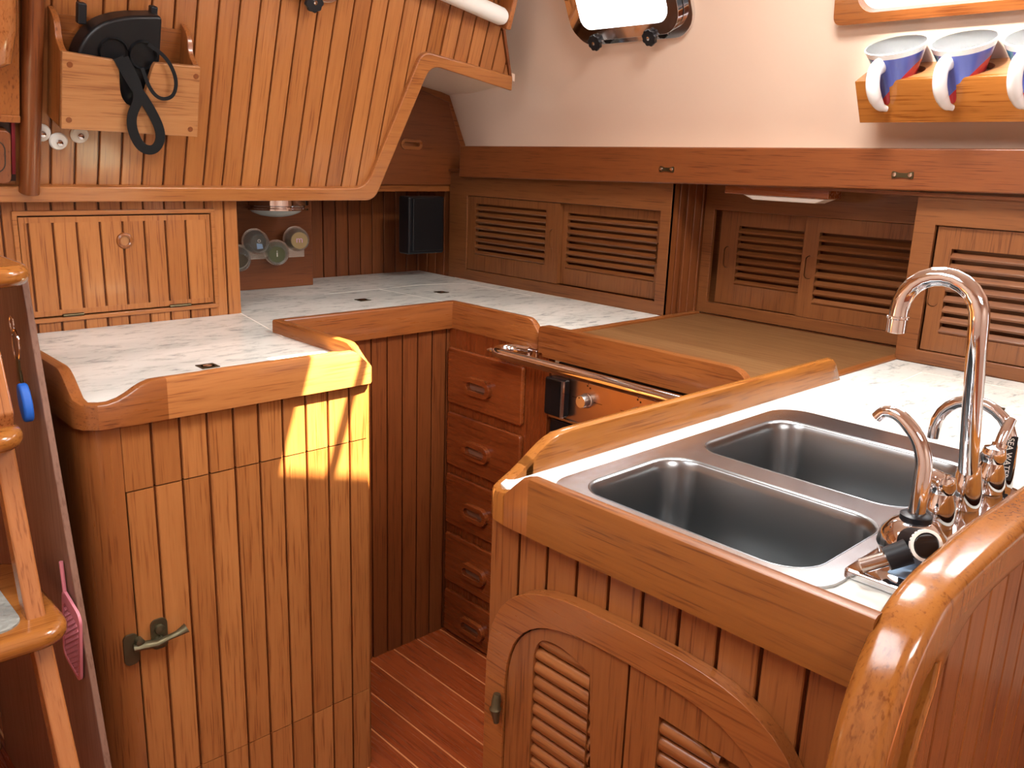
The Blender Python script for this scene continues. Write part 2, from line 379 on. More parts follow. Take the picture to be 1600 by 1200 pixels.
def struct(name, mb, mat, **k):
    o = build(name, mb, mat, **k); o['kind'] = 'structure'; return o
def text(name, body, size, F, u, v, n, mat, parent, ang=0, thick=.0003):
    c = bpy.data.curves.new(name, 'FONT'); c.body = body; c.size = size; c.extrude = thick; c.align_x = 'CENTER'; c.align_y = 'CENTER'; c.materials.append(mat)
    o0 = bpy.data.objects.new(name, c); COL.objects.link(o0); bpy.context.view_layer.update()
    me = bpy.data.meshes.new_from_object(o0.evaluated_get(bpy.context.evaluated_depsgraph_get())); bpy.data.objects.remove(o0)
    me.materials.clear(); me.materials.append(mat); o = bpy.data.objects.new(name, me); COL.objects.link(o); o.parent = parent
    ca, sa = cos(ang), sin(ang); X = F.u * ca + F.v * sa; Y = -F.u * sa + F.v * ca; p = F.p(u, v, n) - parent_loc(parent)
    o.matrix_local = Matrix(((X.x, Y.x, F.n.x, p.x), (X.y, Y.y, F.n.y, p.y), (X.z, Y.z, F.n.z, p.z), (0, 0, 0, 1))); return o

# ================================================================== THE SHELL
FL = -.911
m = MB(); u = 0
fx0, fx1 = -1.0, 2.4
m.box(fx0, fx1, -1.4, 2.5, FL - .03, FL - .004, .2)
x = fx0; pitch = .08
while x < fx1:
    m.box(x + .002, x + pitch - .002, -1.4, 2.5, FL - .01, FL, random.random()); x += pitch
fl = struct('floor', m, wood('floor', 'y'), bev=0)
m = MB(); x = fx0
while x < fx1: m.box(x - .002, x + .002, -1.4, 2.5, FL - .008, FL - .0004); x += pitch
build('floor_seam', m, HOLLY, fl)

# ceiling with the galley hatch and the companionway opening
m = MB()
hole = [(1.112, .627), (1.375, .586), (1.375, .872), (1.11, .888)]
comp = [(-.38, .32), (.28, .32), (.28, 1.18), (-.38, 1.18)]
m.plate(XYZ, [(-1.0, -1.4), (1.70, -1.4), (1.70, 1.80), (-1.0, 1.80)], [hole, comp], CEIL, CEIL + .035)
struct('ceiling', m, LINER)
m = MB(); m.box(1.226, 1.242, .575, .80, CEIL + .005, CEIL + .03)
t = build('hatch_brace', m, STOVE); tag(t, 'slim metal brace across the galley deck hatch', 'hatch')

# hull liner with two window openings
W1 = rrect(-1.625, -1.325, .325, .475, .035); W2 = rrect(-.885, -.20, .303, .46, .03)
m = MB(); m.plate(HU, [(-2.62, -.02), (1.4, -.02), (1.4, .68), (-2.62, .68)], [W1[::-1], W2[::-1]], -.03, 0)
struct('wall_right', m, LINER)
# shelf behind the rail
m = MB(); m.box(1.86, 2.4, -1.4, 2.17, .412, .424); m.box(1.95, 2.4, 2.17, 2.262, .412, .424); struct('trim_shelf', m, LINER)
m = MB(); m.box(2.36, 2.40, -1.4, 2.5, FL, .41); m.box(-1.0, 2.40, 2.50, 2.53, FL, CEIL); struct('wall_light_block', m, LINER)  # unseen closures added to keep sky light from leaking in behind the lockers
m = MB(); m.box(-1.0, 1.70, 1.80, 2.5, CEIL, CEIL + .035); struct('ceiling_light_block', m, LINER)  # unseen slab added above the overhead bulkhead to close a light leak
# aft wall of narrow boards and corner
m = MB(); m.boards(FY(2.437), .97, 1.885, .047, -.03, .275); struct('wall_back', m, wood('dark', 'z'))
m = MB(); m.boards(FX(1.872), -2.437, -2.262, .047, -.03, .34); struct('wall_back_corner', m, wood('dark', 'z'))
# soffit liner above the upper locker
m = MB(); q = [(1.34, 1.86, .665), (1.76, 1.86, .60), (1.90, 2.28, .578), (1.34, 2.28, .66)]
m.add([Vector(a) for a in q] + [Vector(a) + Vector((0, 0, .02)) for a in q], [(0, 1, 2, 3), (4, 5, 6, 7), (0, 1, 5, 4), (1, 2, 6, 5), (2, 3, 7, 6), (3, 0, 4, 7)])
struct('ceiling_aft', m, LINER)
# unseen sides of the cabin
m = MB(); m.box(-1.03, -1.0, -1.4, 2.0, FL, CEIL); struct('wall_left', m, LINER)
m = MB(); m.box(-1.0, 2.1, -1.43, -1.4, FL, CEIL); struct('wall_front', m, LINER)

# ---- overhead bulkhead (leans in over the counter)
def vz(z): return (z - .277) / .9486
def lo(x):
    if x < 1.335: return vz(.292)
    if x < 1.425: return vz(.31 + (x - 1.335) / .09 * .30)
    return vz(.630 - (x - 1.425) * .11)
def hi(x): return min(vz(CEIL), vz(.585 + (1.728 - x) / .572)) if x > 1.4 else vz(CEIL)
m = MB(); m.boards(OV, -1.0, 1.726, .0456, lo, hi, start=.556, n=0)
struct('wall_overhead', m, wood('light', 'o'))
rail_lo = smooth_path([(-1.0, vz(.276)), (1.342, vz(.274)), (1.436, vz(.615)), (1.732, vz(.575))], [0, .03, .035, 0])
rail_hi = smooth_path([(-1.0, vz(.308)), (1.308, vz(.306)), (1.402, vz(.645)), (1.722, vz(.612))], [0, .04, .03, 0])
poly = [tuple(q) for q in rail_lo] + [tuple(q) for q in reversed(rail_hi)]
m = MB(); m.prism(OV, poly, -.03, .012); struct('trim_overhead', m, wood('light', 'x'), bev=.004)
m = MB(); m.prism(OV, [(1.722, vz(.60)), (1.731, vz(.60)), (1.610, vz(.81)), (1.600, vz(.81))], -.01, .006); struct('trim_bulkhead_edge', m, wood('dark', 'z'), bev=.002)
# half-round post on the bulkhead
m = MB(); m.tube([OV.p(.512, vz(.298), .016), OV.p(.520, vz(.62), .016), OV.p(.53, vz(1.0), .016)], .023, 20, flat=.8)
tag(build('bulkhead_post', m, wood('dark', 'o')), 'rounded dark teak post running down the bulkhead beside the wooden box', 'post')

# ================================================================== HATCH LOCKER WALL (y = 1.977)
F = FY(1.977)
t = thing('bulkhead_locker', 'teak board locker under the overhead bulkhead with a drop-down door', 'locker', (.60, 1.99, 0))
m = MB(); B = dict(pitch=.047, start=.516)
m.boards(F, .15, .4905, lo=-.01, hi=.30, **B); m.boards(F, .912, .972, lo=-.01, hi=.30, **B)
m.boards(F, .4905, .912, lo=.250, hi=.30, **B); m.boards(F, .4905, .912, lo=-.01, hi=.024, **B)
build('face_boards', m, wood('light', 'z'), t)
m = MB(); m.box(.955, .972, 1.99, 2.437, -.01, .30); m.box(.15, .97, 1.995, 2.01, -.01, .3); build('side_panel', m, wood('dark', 'z'), t)
m = MB(); m.plate(F, [(.487, .020), (.914, .020), (.914, .253), (.487, .253)], [[(.497, .030), (.904, .030), (.904, .243), (.497, .243)]], -.008, .005)
build('door_frame', m, wood('light', 'x'), t, bev=.002)
m = MB(); m.boards(F, .508, .893, .047, .045, .228, n=0, start=.516)
m.plate(F, [(.499, .033), (.902, .033), (.902, .240), (.499, .240)], [[(.508, .045), (.893, .045), (.893, .228), (.508, .228)]], -.012, .0005)
d = build('door', m, wood('light', 'z'), t)
m = MB(); FF = Fr(F.p(.706, .186, 0), F.u, F.v)
m.lathe(FF, [(.010, -.001), (.010, .004), (.0125, .0055), (.0165, .0035), (.0185, -.001)], 28); build('ring_pull', m, wood('teak', 'z'), d)
m = MB(); m.prism(FF, circ((0, 0), .0108), -.001, .0012); build('pull_recess', m, wood('pale', 'z'), d)
for a, b in ((.565, .607), (.795, .845)):
    m = MB(); m.box(a, b, .029, .036, .0, .004, F=F); m.tube([F.p(a, .033, .005), F.p(b, .033, .005)], .0025, 8); build('hinge', m, BRONZE, d)

# ================================================================== SPICE BOARD, JARS, LAMP, SPEAKER
t = thing('spice_board', 'plain wooden board on the back wall with a metal strip for spice jars', 'board', (1.17, 2.30, 0))
m = MB(); m.box(.975, 1.367, 2.30, 2.432, -.0, .268); build('panel', m, wood('dark', 'x'), t, bev=.003)
m = MB(); m.box(1.08, 1.335, 2.294, 2.302, .088, .132); build('magnetic_strip', m, STOVE, t, bev=.001)
jars = [((1.175, .140), (1.152, .141), 3, 'upper left glass spice jar with an o sticker on the magnetic strip', 'o'),
        ((1.243, .106), (1.206, .107), 1, 'lower middle glass spice jar with an i sticker, green herbs inside', 'i'),
        ((1.305, .143), (1.277, .144), 0, 'upper right glass spice jar with an m sticker, tan spice inside', 'm'),
        ((1.120, .100), (1.094, .092), 2, 'leftmost glass spice jar half hidden by the locker edge', '')]
for (bx, bz), (fxx, fz), k, lab, ch in jars:
    t = thing('spice_jar', lab, 'jar', (bx, 2.29, bz), 'glass spice jars on the magnetic strip')
    ax = (Vector((fxx, 2.22, fz)) - Vector((bx, 2.294, bz))).normalized(); v0 = Vector((0, 0, 1)); uu = v0.cross(ax).normalized(); vv = ax.cross(uu)
    JF = Fr((bx, 2.294, bz), uu, vv); JS = lambda l: [(r_ * 1.04, h_) for r_, h_ in l]
    m = MB(); m.lathe(JF, JS([(.030, .008), (.034, .012), (.034, .030), (.032, .05), (.026, .064), (.0255, .076), (.022, .079), (.021, .076), (.0225, .066), (.029, .050), (.031, .030), (.031, .012)]), 28)
    build('glass_body', m, GLASS, t)
    m = MB(); m.lathe(JF, JS([(.0001, .013), (.0302, .013), (.0302, .028), (.028, .046), (.0215, .062), (.0001, .062)] if k == 0 else [(.0001, .013), (.0302, .013), (.0302, .016), (.0001, .022)]), 24); build('spice', m, SPICE[k], t)
    m = MB(); m.lathe(JF, JS([(.0001, 0), (.033, 0), (.0345, .002), (.0345, .011), (.0001, .0115)]), 28); build('lid', m, STOVE, t)
    if k == 0:
        m = MB(); m.lathe(JF, JS([(.0155, .0765), (.0225, .0765), (.0225, .0795), (.0155, .0795)]), 28); build('base_ring', m, SPICE[0], t)
    if ch:
        text('sticker_letter', ch, .026 if ch != 'o' else .018, JF, 0, .002 if ch != 'o' else .008, .080, LPINK if ch == 'm' else WHITEP, t, thick=.0005)
    if ch == 'o': 
        m = MB(); m.prism(JF, [(-.006, -.016), (.010, -.014), (.008, -.002), (-.007, 0)], .079, .0805); build('sticker', m, STICK, t)
t = thing('dome_lamp', 'round chrome dome lamp fixed above the spice jars', 'lamp', (1.20, 2.22, .27))
LF = Fr((1.195, 2.20, .272), (1, 0, 0), (0, -1, 0))
m = MB(); m.lathe(LF, [(.090, 0), (.090, .024), (.084, .027), (.083, .030), (.091, .033), (.091, .037), (.070, .039)], 36); build('chrome_ring', m, CHROME, t)
m = MB(); m.lathe(LF, [(.074, .036), (.063, .046), (.042, .054), (.018, .058), (.0001, .059)], 32); build('glass_dome', m, DOME, t)
m = MB(); m.tube([LF.p(.076, .0, .018), LF.p(.098, .0, .018)], .0028, 8); build('switch', m, CHROME, t)
t = thing('speaker', 'black box loudspeaker mounted in the aft corner above the counter', 'speaker', (1.72, 2.29, .09))
m = MB(); m.box(1.660, 1.803, 2.215, 2.27, .086, .266); build('cabinet', m, BLACK, t, bev=.006)
m = MB(); m.box(1.672, 1.795, 2.208, 2.216, .096, .262); build('grille', m, CASE, t, bev=.006)
m = MB(); m.tube([(1.775, 2.262, .17), (1.83, 2.36, .17), (1.855, 2.434, .17)], .010, 10); build('bracket', m, BLACK, t)

# upper aft locker behind the cut-out
t = thing('upper_locker', 'dark teak upper locker with finger pull seen through the bulkhead cut-out', 'locker', (1.8, 2.27, .28))
F = FY(2.262)
m = MB(); m.prism(F, [(.975, .277), (1.99, .280), (1.93, .43), (1.862, .580), (1.735, .612), (1.3, .625), (.975, .63)], -.17, -.006)
build('carcass', m, wood('teak', 'x'), t)
m = MB(); m.plate(F, [(1.3, .298), (1.935, .300), (1.905, .42), (1.850, .560), (1.735, .590), (1.3, .605)], [rrect(1.664, 1.736, .413, .435, .0109)], -.006, .004, .3)
d = build('door', m, wood('dark', 'x'), t, bev=.003)
m = MB(); m.plate(F, rrect(1.659, 1.741, .408, .440, .0159), [rrect(1.670, 1.730, .418, .430, .0059)], -.004, .009); build('finger_pull', m, wood('teak', 'x'), d, bev=.002)

# ================================================================== BOX, CASE, FITTINGS ON THE BULKHEAD
t = thing('wall_box', 'open wooden box with a notched front screwed to the bulkhead', 'box', OV.p(.68, .17, .0))
fo = [(.549, .172), (.814, .168), (.808, .312), (.717, .310)]
notch = smooth_path([(.717, .310), (.712, .300), (.700, .245), (.690, .222), (.672, .222), (.655, .24), (.650, .300), (.640, .308)], [0, .02, .02, .02, .02, .02, .01, 0])
poly = [(.549, .172), (.814, .168), (.808, .312)] + [tuple(q) for q in notch] + [(.549, .314)]
m = MB(); m.prism(OV, poly, .070, .082); build('front', m, wood('pale', 'x'), t, bev=.002)
sidep = lambda: smooth_path([(0, .172), (.071, .172), (.071, .312), (.045, .325), (.035, .36), (0, .375)], [0, 0, 0, .02, .02, 0])
for a, b in ((.549, .561), (.797, .808)):
    FS = Fr(OV.p(a, 0, 0), OV.n, OV.v); m = MB(); m.prism(FS, [tuple(q) for q in sidep()], -(b - a), 0); build('side', m, wood('teak', 'o'), t, bev=.002)
m = MB(); m.box(.561, .797, .176, .186, .004, .070, F=OV); build('base', m, wood('teak', 'x'), t)
m = MB(); m.box(.561, .797, .176, .362, .0005, .006, F=OV); build('back', m, wood('teak', 'x'), t)
for a, b in ((.562, .292), (.80, .292), (.562, .190), (.797, .184)):
    m = MB(); m.lathe(OV, [(.0001, .0823), (.0055, .0823), (.0055, .08)], 14, (a, b)); build('wood_plug', m, wood('dark', 'z'), t)

t = thing('binocular_case', 'black leather binocular case standing in the wooden wall box', 'case', OV.p(.66, .19, .03))
m = MB(); pl = smooth_path([(.578, .200), (.72, .200), (.735, .30), (.735, .395), (.66, .385), (.61, .362), (.578, .31), (.578, .200)], [0, .01, .02, .012, .03, .03, .03, 0])
m.prism(OV, [tuple(q) for q in pl[:-1]], .012, .062); build('body', m, CASE, t, bev=.007, seg=3)
for c, r in (((.645, .318), .028), ((.700, .318), .028)):
    m = MB(); FF = Fr(OV.p(c[0], c[1], .05), OV.u, OV.v); m.lathe(FF, [(r, -.01), (r, .012), (r * .93, .018), (r * .82, .012), (.0001, .008)], 24); build('barrel', m, CASE, t)
m = MB(); m.box(.590, .606, .355, .393, .02, .036, F=OV); build('buckle', m, BLACK, t, bev=.003)
m = MB(); m.box(.722, .736, .385, .405, .02, .036, F=OV); build('buckle', m, BLACK, t, bev=.003)
def ribbon(F, pts, w, n, th=.0015):
    """flat strap in plane F following pts (u,v,n)"""
    m = MB(); P = [Vector(q) for q in smooth_path(pts, .03, 8)]; vs = []; k = len(P)
    for i in range(k):
        d = (P[min(k - 1, i + 1)] - P[max(0, i - 1)]).normalized(); s_ = Vector((-d.y, d.x, 0)); 
        if s_.length < .2: s_ = Vector((1, 0, 0))
        s_.normalize()
        for sg, dn in ((-1, 0), (1, 0), (1, th), (-1, th)):
            q = P[i] + s_ * sg * w / 2 * (1 if not callable(n) else n(i / (k - 1))); vs.append(F.p(q.x, q.y, q.z + dn))
    fs = [(i * 4 + j, i * 4 + (j + 1) % 4, (i + 1) * 4 + (j + 1) % 4, (i + 1) * 4 + j) for i in range(k - 1) for j in range(4)] + [(0, 1, 2, 3), tuple(range(4 * k - 4, 4 * k))]
    return m.add(vs, fs)
m = ribbon(OV, [(.655, .315, .085), (.690, .25, .092), (.668, .20, .092), (.690, .145, .094), (.722, .140, .096), (.735, .175, .094), (.705, .23, .092), (.672, .27, .09), (.645, .315, .086)], .019, 0)
build('shoulder_strap', m, STRAP, t)
m = ribbon(OV, [(.700, .345, .085), (.735, .325, .092), (.757, .285, .094), (.752, .250, .094), (.725, .244, .094), (.705, .262, .092), (.69, .30, .087)], .007, 0)
build('thin_strap', m, STRAP, t)
for (a, b), lab in (((.569, .122 + .0), 'white round hook button below the left side of the wooden box'), ((.608, .137), 'white round hook button tucked under the wooden box front'), ((.538, .138), 'white round hook button half behind the rounded post')):
    t = thing('hook_button', lab, 'hook', OV.p(a, b, 0), 'white round hook buttons on the bulkhead')
    FF = Fr(OV.p(a, b, 0), OV.u, OV.v)
    m = MB(); m.lathe(FF, [(.017, 0), (.0175, .003), (.015, .006), (.006, .006), (.0001, .0055)], 28); build('disc', m, WHITEP, t)
    m = MB(); m.lathe(FF, [(.006, .005), (.007, .012), (.005, .016), (.0001, .017)], 16); build('stud', m, CHROME, t)
# things at the far left edge
t = thing('corner_cupboard', 'teak cupboard face at the far left above a dark niche', 'cupboard', OV.p(.40, .19, 0))
m = MB(); m.box(.10, .494, vz(.440), vz(1.0), .0, .030, F=OV); m.box(.30, .494, vz(.432), vz(.446), .0, .034, F=OV); build('panel', m, wood('teak', 'z'), t, bev=.003)
m = MB(); m.tube([OV.p(.458, vz(1.0), .055), OV.p(.456, vz(.60), .055), OV.p(.450, vz(.548), .054), OV.p(.437, vz(.53), .050)], [.026, .026, .024, .010], 18); build('grab_rail', m, wood('ladder', 'z'), t)
m = MB(); m.box(.10, .492, vz(.315), vz(.43), .0, .004, F=OV); build('niche_shade_sheet', m, plain('niche_shadow_wood', (.04, .015, .01), .6), t)  # flat dark sheet; the shade inside the niche is put into its colour
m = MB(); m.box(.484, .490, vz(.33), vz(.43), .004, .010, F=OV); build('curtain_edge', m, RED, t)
t = thing('round_cornered_box', 'small dark teak box with an oval groove in the niche at far left', 'box', OV.p(.42, .05, .01))
m = MB(); m.prism(OV, rrect(.36, .478, vz(.318), vz(.417), .012), .005, .03); build('lid', m, wood('dark', 'z'), t, bev=.003)
m = MB(); m.plate(OV, rrect(.40, .468, vz(.338), vz(.400), .02), [rrect(.402, .466, vz(.340), vz(.398), .018)], .029, .0306); build('groove', m, DSEAM, t)

# paper roll at the top
t = thing('paper_roll', 'white paper roll lying across the bulkhead under the ceiling', 'paper roll', OV.p(1.46, .50, .03))
A = OV.p(1.10, vz(.832), .035); Bp = OV.p(1.617, vz(.752), .035)
m = MB(); dr = (Bp - A).normalized(); e1 = OV.n; e2 = dr.cross(e1)
AF = Fr(A, e1, e2); Ln = (Bp - A).length * (1 if AF.n.dot(dr) > 0 else -1)
m.lathe(AF, [(.0001, 0), (.022, 0), (.022, Ln * .98), (.018, Ln), (.0001, Ln)], 28); build('roll', m, PAPER, t)
m = MB(); m.box(1.618, 1.634, vz(.728), vz(.84), .0, .055, F=OV); build('end_bracket', m, wood('teak', 'z'), t, bev=.003)

def star_knob(F, u, v, n, t, r=.017, th=.010):
    FF = Fr(F.p(u, v, n), F.u, F.v); k = 36
    pts = [((r * (1 + .07 * cos(9 * 2 * pi * i / k))) * cos(2 * pi * i / k), (r * (1 + .07 * cos(9 * 2 * pi * i / k))) * sin(2 * pi * i / k)) for i in range(k)]
    m = MB(); m.prism(FF, pts, 0, th); o = build('clamp_knob', m, BLACK, t, bev=.0015)
    m = MB(); m.lathe(FF, [(.0045, th), (.0045, th + .003), (.0001, th + .0035)], 12); build('stud_end', m, CHROME, o)
t = thing('small_portlight', 'chrome portlight rim with black knob at the top of the bulkhead', 'porthole', OV.p(1.08, .48, 0))
m = MB(); m.plate(OV, rrect(.96, 1.16, vz(.715), vz(.87), .05), [rrect(.985, 1.135, vz(.738), vz(.845), .035)], 0, .018); build('rim', m, CHROME, t, bev=.005)
m = MB(); m.box(.985, 1.135, vz(.738), vz(.845), .002, .006, F=OV); build('pane', m, OVENG, t)
star_knob(OV, 1.072, vz(.714), .026, t, .021); m = MB(); m.tube([OV.p(1.072, vz(.712), 0), OV.p(1.072, vz(.712), .027)], .005, 8); build('stud', m, CHROME, t)

# ================================================================== OUTBOARD SIDE
def louver_door(name, F, u0, u1, v0, v1, ou0, ou1, ov0, ov1, n, t, mat='locker', pull=None, nsl=8):
    m = MB(); hs = [[(ou0, ov0), (ou1, ov0), (ou1, ov1), (ou0, ov1)]]
    if pull: hs.append(rrect(pull[0] - .0115, pull[0] + .0115, pull[1] - .029, pull[1] + .029, .0114))
    m.plate(F, [(u0, v0), (u1, v0), (u1, v1), (u0, v1)], hs, n - .014, n, random.random())
    d = build(name, m, wood(mat, 'z'), t)
    p = (ov1 - ov0) / nsl; m = MB()
    for i in range(nsl):
        a = ov0 + i * p
        cs = [(a, n - .002), (a + .005, n + .0012), (a + p * .66, n - .008), (a + p * .52, n - .0125)]
        tone = random.random()
        m.add([F.p(uu, vv, nn) for uu in (ou0 - .002, ou1 + .002) for vv, nn in cs], [(0, 1, 2, 3), (4, 5, 6, 7), (0, 1, 5, 4), (1, 2, 6, 5), (2, 3, 7, 6), (3, 0, 4, 7)], tone)
    m.box(ou0, ou1, ov0, ov1, n - .030, n - .028, .1, F=F)
    build('louver_slats', m, wood(mat, 'y'), d, bev=.0012)
    if pull:
        m = MB(); m.prism(F, rrect(pull[0] - .0100, pull[0] + .0100, pull[1] - .0275, pull[1] + .0275, .0099), n - .012, n - .004); build('finger_pull', m, wood(mat, 'z'), d)
    return d
# locker 1
t = thing('louvered_locker', 'teak louvered locker over the marbled counter beside the aft corner', 'locker', (1.90, 1.8, 0))
F = FX(1.862)
m = MB(); m.plate(F, [(-2.262, -.0), (-1.365, -.0), (-1.365, .345), (-2.262, .345)], [[(-2.172, .034), (-1.398, .034), (-1.398, .272), (-2.172, .272)]], -.012, .0); 
m.plate(F, [(-2.262, 0), (-1.365, 0), (-1.365, .345), (-2.262, .345)], [], -.06, -.055)
build('face_frame', m, wood('locker', 'y'), t, bev=.0015)
louver_door('left_door', F, -2.17, -1.762, .036, .27, -2.134, -1.817, .086, .248, -.004, t, pull=(-1.790, .165))
louver_door('right_door', F, -1.80, -1.400, .036, .27, -1.745, -1.419, .082, .244, -.020, t, pull=(-1.408, .16))
m = MB(); m.boards(FY(1.365), 1.863, 2.025, .034, -.045, .345); build('side_panel', m, wood('dark', 'z'), t)
# locker 2 over the stove
t = thing('louvered_locker', 'teak louvered locker set back above the wooden stove cover', 'locker', (2.05, 1.05, 0))
F = FX(2.01)
m = MB(); m.plate(F, [(-1.363, .0), (-.72, .0), (-.72, .35), (-1.363, .35)], [[(-1.332, .030), (-.77, .030), (-.77, .278), (-1.332, .278)]], -.012, .0)
m.plate(F, [(-1.363, 0), (-.72, 0), (-.72, .35), (-1.363, .35)], [], -.06, -.055)
m.box(-1.363, -.72, -.045, -.002, -.012, -.004, .1, F=F)
build('face_frame', m, wood('locker', 'y'), t, bev=.0015)
louver_door('left_door', F, -1.318, -1.05, .031, .277, -1.263, -1.077, .085, .240, -.018, t, pull=(-1.292, .155))
louver_door('right_door', F, -1.068, -.775, .031, .277, -1.029, -.80, .066, .242, -.004, t, pull=(-1.048, .155))
# locker 3
t = thing('louvered_locker', 'teak louvered locker behind the tall chrome tap', 'locker', (1.90, .3, 0))
F = FX(1.862)
m = MB(); m.plate(F, [(-.747, -.0), (.60, -.0), (.60, .36), (-.747, .36)], [[(-.704, .028), (-.10, .028), (-.10, .288), (-.704, .288)]], -.012, .0)
m.plate(F, [(-.747, 0), (.6, 0), (.6, .36), (-.747, .36)], [], -.06, -.055)
m.box(1.874, 2.02, .741, .747, -.01, .345, .2)
build('face_frame', m, wood('locker', 'y'), t, bev=.0015)
louver_door('sliding_door', F, -.70, -.30, .03, .286, -.668, -.34, .068, .243, -.008, t, 'locker', pull=(-.690, .150))
# rail over the lockers
t = thing('shelf_rail', 'long teak rail running along the top of the louvered lockers', 'rail', (1.83, 1.0, .33))
F = FX(1.845); a = lambda y: .329 + .0185 * (2.13 - y); b = lambda y: .425 + .0095 * (2.13 - y)
m = MB(); m.prism(F, [(-2.175, a(2.175)), (1.0, a(-1.0)), (1.0, b(-1.0)), (-2.175, b(2.175))], -.008, .018); build('rail_board', m, wood('dark', 'y'), t, bev=.004)
m = MB(); m.box(-2.26, 1.0, .345, .352, -.14, -.008, F=F); build('shelf_bottom', m, wood('dark', 'y'), t)
for y, z in ((1.362, .378), (.770, .385)):
    m = MB(); m.plate(F, [tuple(q) for q in smooth_path([(-y - .022, z), (-y - .022, z + .008), (-y - .008, z + .004), (-y + .008, z + .004), (-y + .022, z + .008), (-y + .022, z - .008), (-y + .008, z - .005), (-y - .008, z - .005), (-y - .022, z - .008), (-y - .022, z)], .004, 3)][:-1], [], .018, .0205)
    o = build('strap_plate', m, BRONZE, t)
    for s_ in (-.016, .016):
        m = MB(); m.lathe(F, [(.005, .0203), (.004, .0235), (.0001, .024)], 10, (-y + s_, z)); build('screw_head', m, STOVE, o)
t = thing('under_shelf_light', 'long wooden strip light with pale lens under the teak rail', 'light', (1.85, 1.05, .33))
m = MB(); m.box(1.868, 1.93, .945, 1.215, .326, .350); build('housing', m, wood('cherry', 'y'), t, bev=.003)
m = MB(); m.prism(Fr((0, 0, 0), (0, 1, 0), (0, 0, 1)), [(.95, .327), (1.17, .327), (1.14, .315), (.98, .315)], 1.875, 1.925); build('lens', m, WHITEP, t, bev=.003)

# windows
wn = thing('window_1', 'chrome framed opening port in the cream hull side', 'window', HU.p(-1.47, .29, 0)); wn['kind'] = 'structure'; del wn['category']; del wn['label']
m = MB(); m.plate(HU, rrect(-1.665, -1.285, .285, .510, .062, 8), [rrect(-1.625, -1.325, .325, .475, .035, 6)], 0, .012); build('window_flange', m, CHROME, wn, bev=.004)
m = MB(); m.plate(HU, rrect(-1.650, -1.308, .302, .495, .055, 8), [rrect(-1.612, -1.338, .330, .468, .032, 6)], .014, .034); build('window_frame', m, CHROME, wn, bev=.007, seg=3)
m = MB(); m.plate(HU, rrect(-1.625, -1.325, .322, .478, .035, 6), [], .020, .024); build('window_pane', m, PANE, wn)
for q in (-1.575, -1.40):
    star_knob(HU, q, .299, .034, wn, .0195)
    m = MB(); m.tube([HU.p(q + .006, .300, .004), HU.p(q, .299, .036)], .005, 10); m.box(q - .01, q + .035, .294, .306, .0, .014, F=HU); build('clamp_bolt', m, CHROME, wn)
wn = thing('window_2', 'x', 'x', HU.p(-.55, .29, 0)); wn['kind'] = 'structure'; del wn['category']; del wn['label']
m = MB(); m.plate(HU, [tuple(q) for q in smooth_path([(-.5, .283), (-.942, .283), (-.905, .50), (-.12, .50), (-.12, .283), (-.5, .283)], [0, .02, .02, .02, .02, 0])][:-1], [rrect(-.885, -.20, .303, .46, .03)], 0, .022); build('window_frame', m, wood('teak', 'y'), wn, bev=.004)
m = MB(); m.plate(HU, rrect(-.89, -.19, .30, .465, .03), [], -.012, -.008); build('window_pane', m, PANE, wn)

# mug rack and mugs
t = thing('mug_rack', 'teak rack with slots holding three white handled mugs on the hull side', 'rack', HU.p(-.6, .096, 0))
cs = [-.795, -.669, -.543, -.417]
top = [(-.866, .192)]
for c in cs: top += [(c - .026, .192), (c - .026, .152)] + [(c - .014 + .012 * cos(radians(180 + 18 * i)), .152 + .012 * sin(radians(180 + 18 * i))) for i in range(1, 10)] + [(c - .002, .152), (c - .002, .192)]
top += [(-.33, .192), (-.33, .106), (-.862, .106)]
m = MB(); m.prism(HU, top, .083, .095); build('front_board', m, wood('gold', 'y'), t, bev=.001)
m = MB(); m.plate(Fr(HU.p(0, .180, 0), HU.u, HU.n), [(-.866, 0), (-.33, 0), (-.33, .083), (-.866, .083)], [circ((c, .048), .0475, 28, .034) for c in cs], -.012, 0); build('top_board', m, wood('pale', 'y'), t)
m = MB(); m.box(-.866, -.854, .106, .180, 0, .083, F=HU); build('end_board', m, wood('teak', 'z'), t)
mugs = ['leftmost of the three white rimmed blue mugs in the teak rack', 'middle of the three white rimmed blue mugs in the teak rack', 'rightmost mug in the teak rack, cut off by the photo edge']
def make_mug(c, lab):
    O = HU.p(c, .114, .0605)
    t = bpy.data.objects.new('mug', None); COL.objects.link(t); t['label'] = lab; t['category'] = 'mug'; t['group'] = 'mugs in the teak rack'
    ez = HU.v.normalized(); ey = -HU.n; ex = HU.u  # mug local axes: x=image right, y=into hull, z=up axis
    t.matrix_world = Matrix(((ex.x, ey.x, ez.x, O.x), (ex.y, ey.y, ez.y, O.y), (ex.z, ey.z, ez.z, O.z), (0, 0, 0, 1)))
    return t
LOC = Fr((0, 0, 0), (1, 0, 0), (0, 1, 0))
m = MB(); m.lathe(LOC, [(.0001, .0), (.025, .0), (.029, .004), (.031, .04), (.036, .075), (.047, .105), (.056, .130), (.0575, .134), (.055, .135)], 40)
bodym = build('mug_body', m, MUG)
m = MB(); m.lathe(LOC, [(.0551, .135), (.0525, .130), (.044, .105), (.034, .075), (.028, .04), (.026, .008), (.0001, .006)], 40)
inm = build('mug_inside', m, WHITE)
m = MB(); hp = smooth_path([(-.008, -.038, .112), (-.012, -.072, .112), (-.014, -.080, .075), (-.010, -.062, .036), (-.004, -.044, .024)], .03, 8)
m.tube(hp, [.0165 + .002 * sin(pi * i / (len(hp) - 1)) - .011 * (i / (len(hp) - 1)) ** 3 for i in range(len(hp))], 16, flat=.6, upv=(0, -1, 0)); 
handlem = build('handle', m, WHITE)
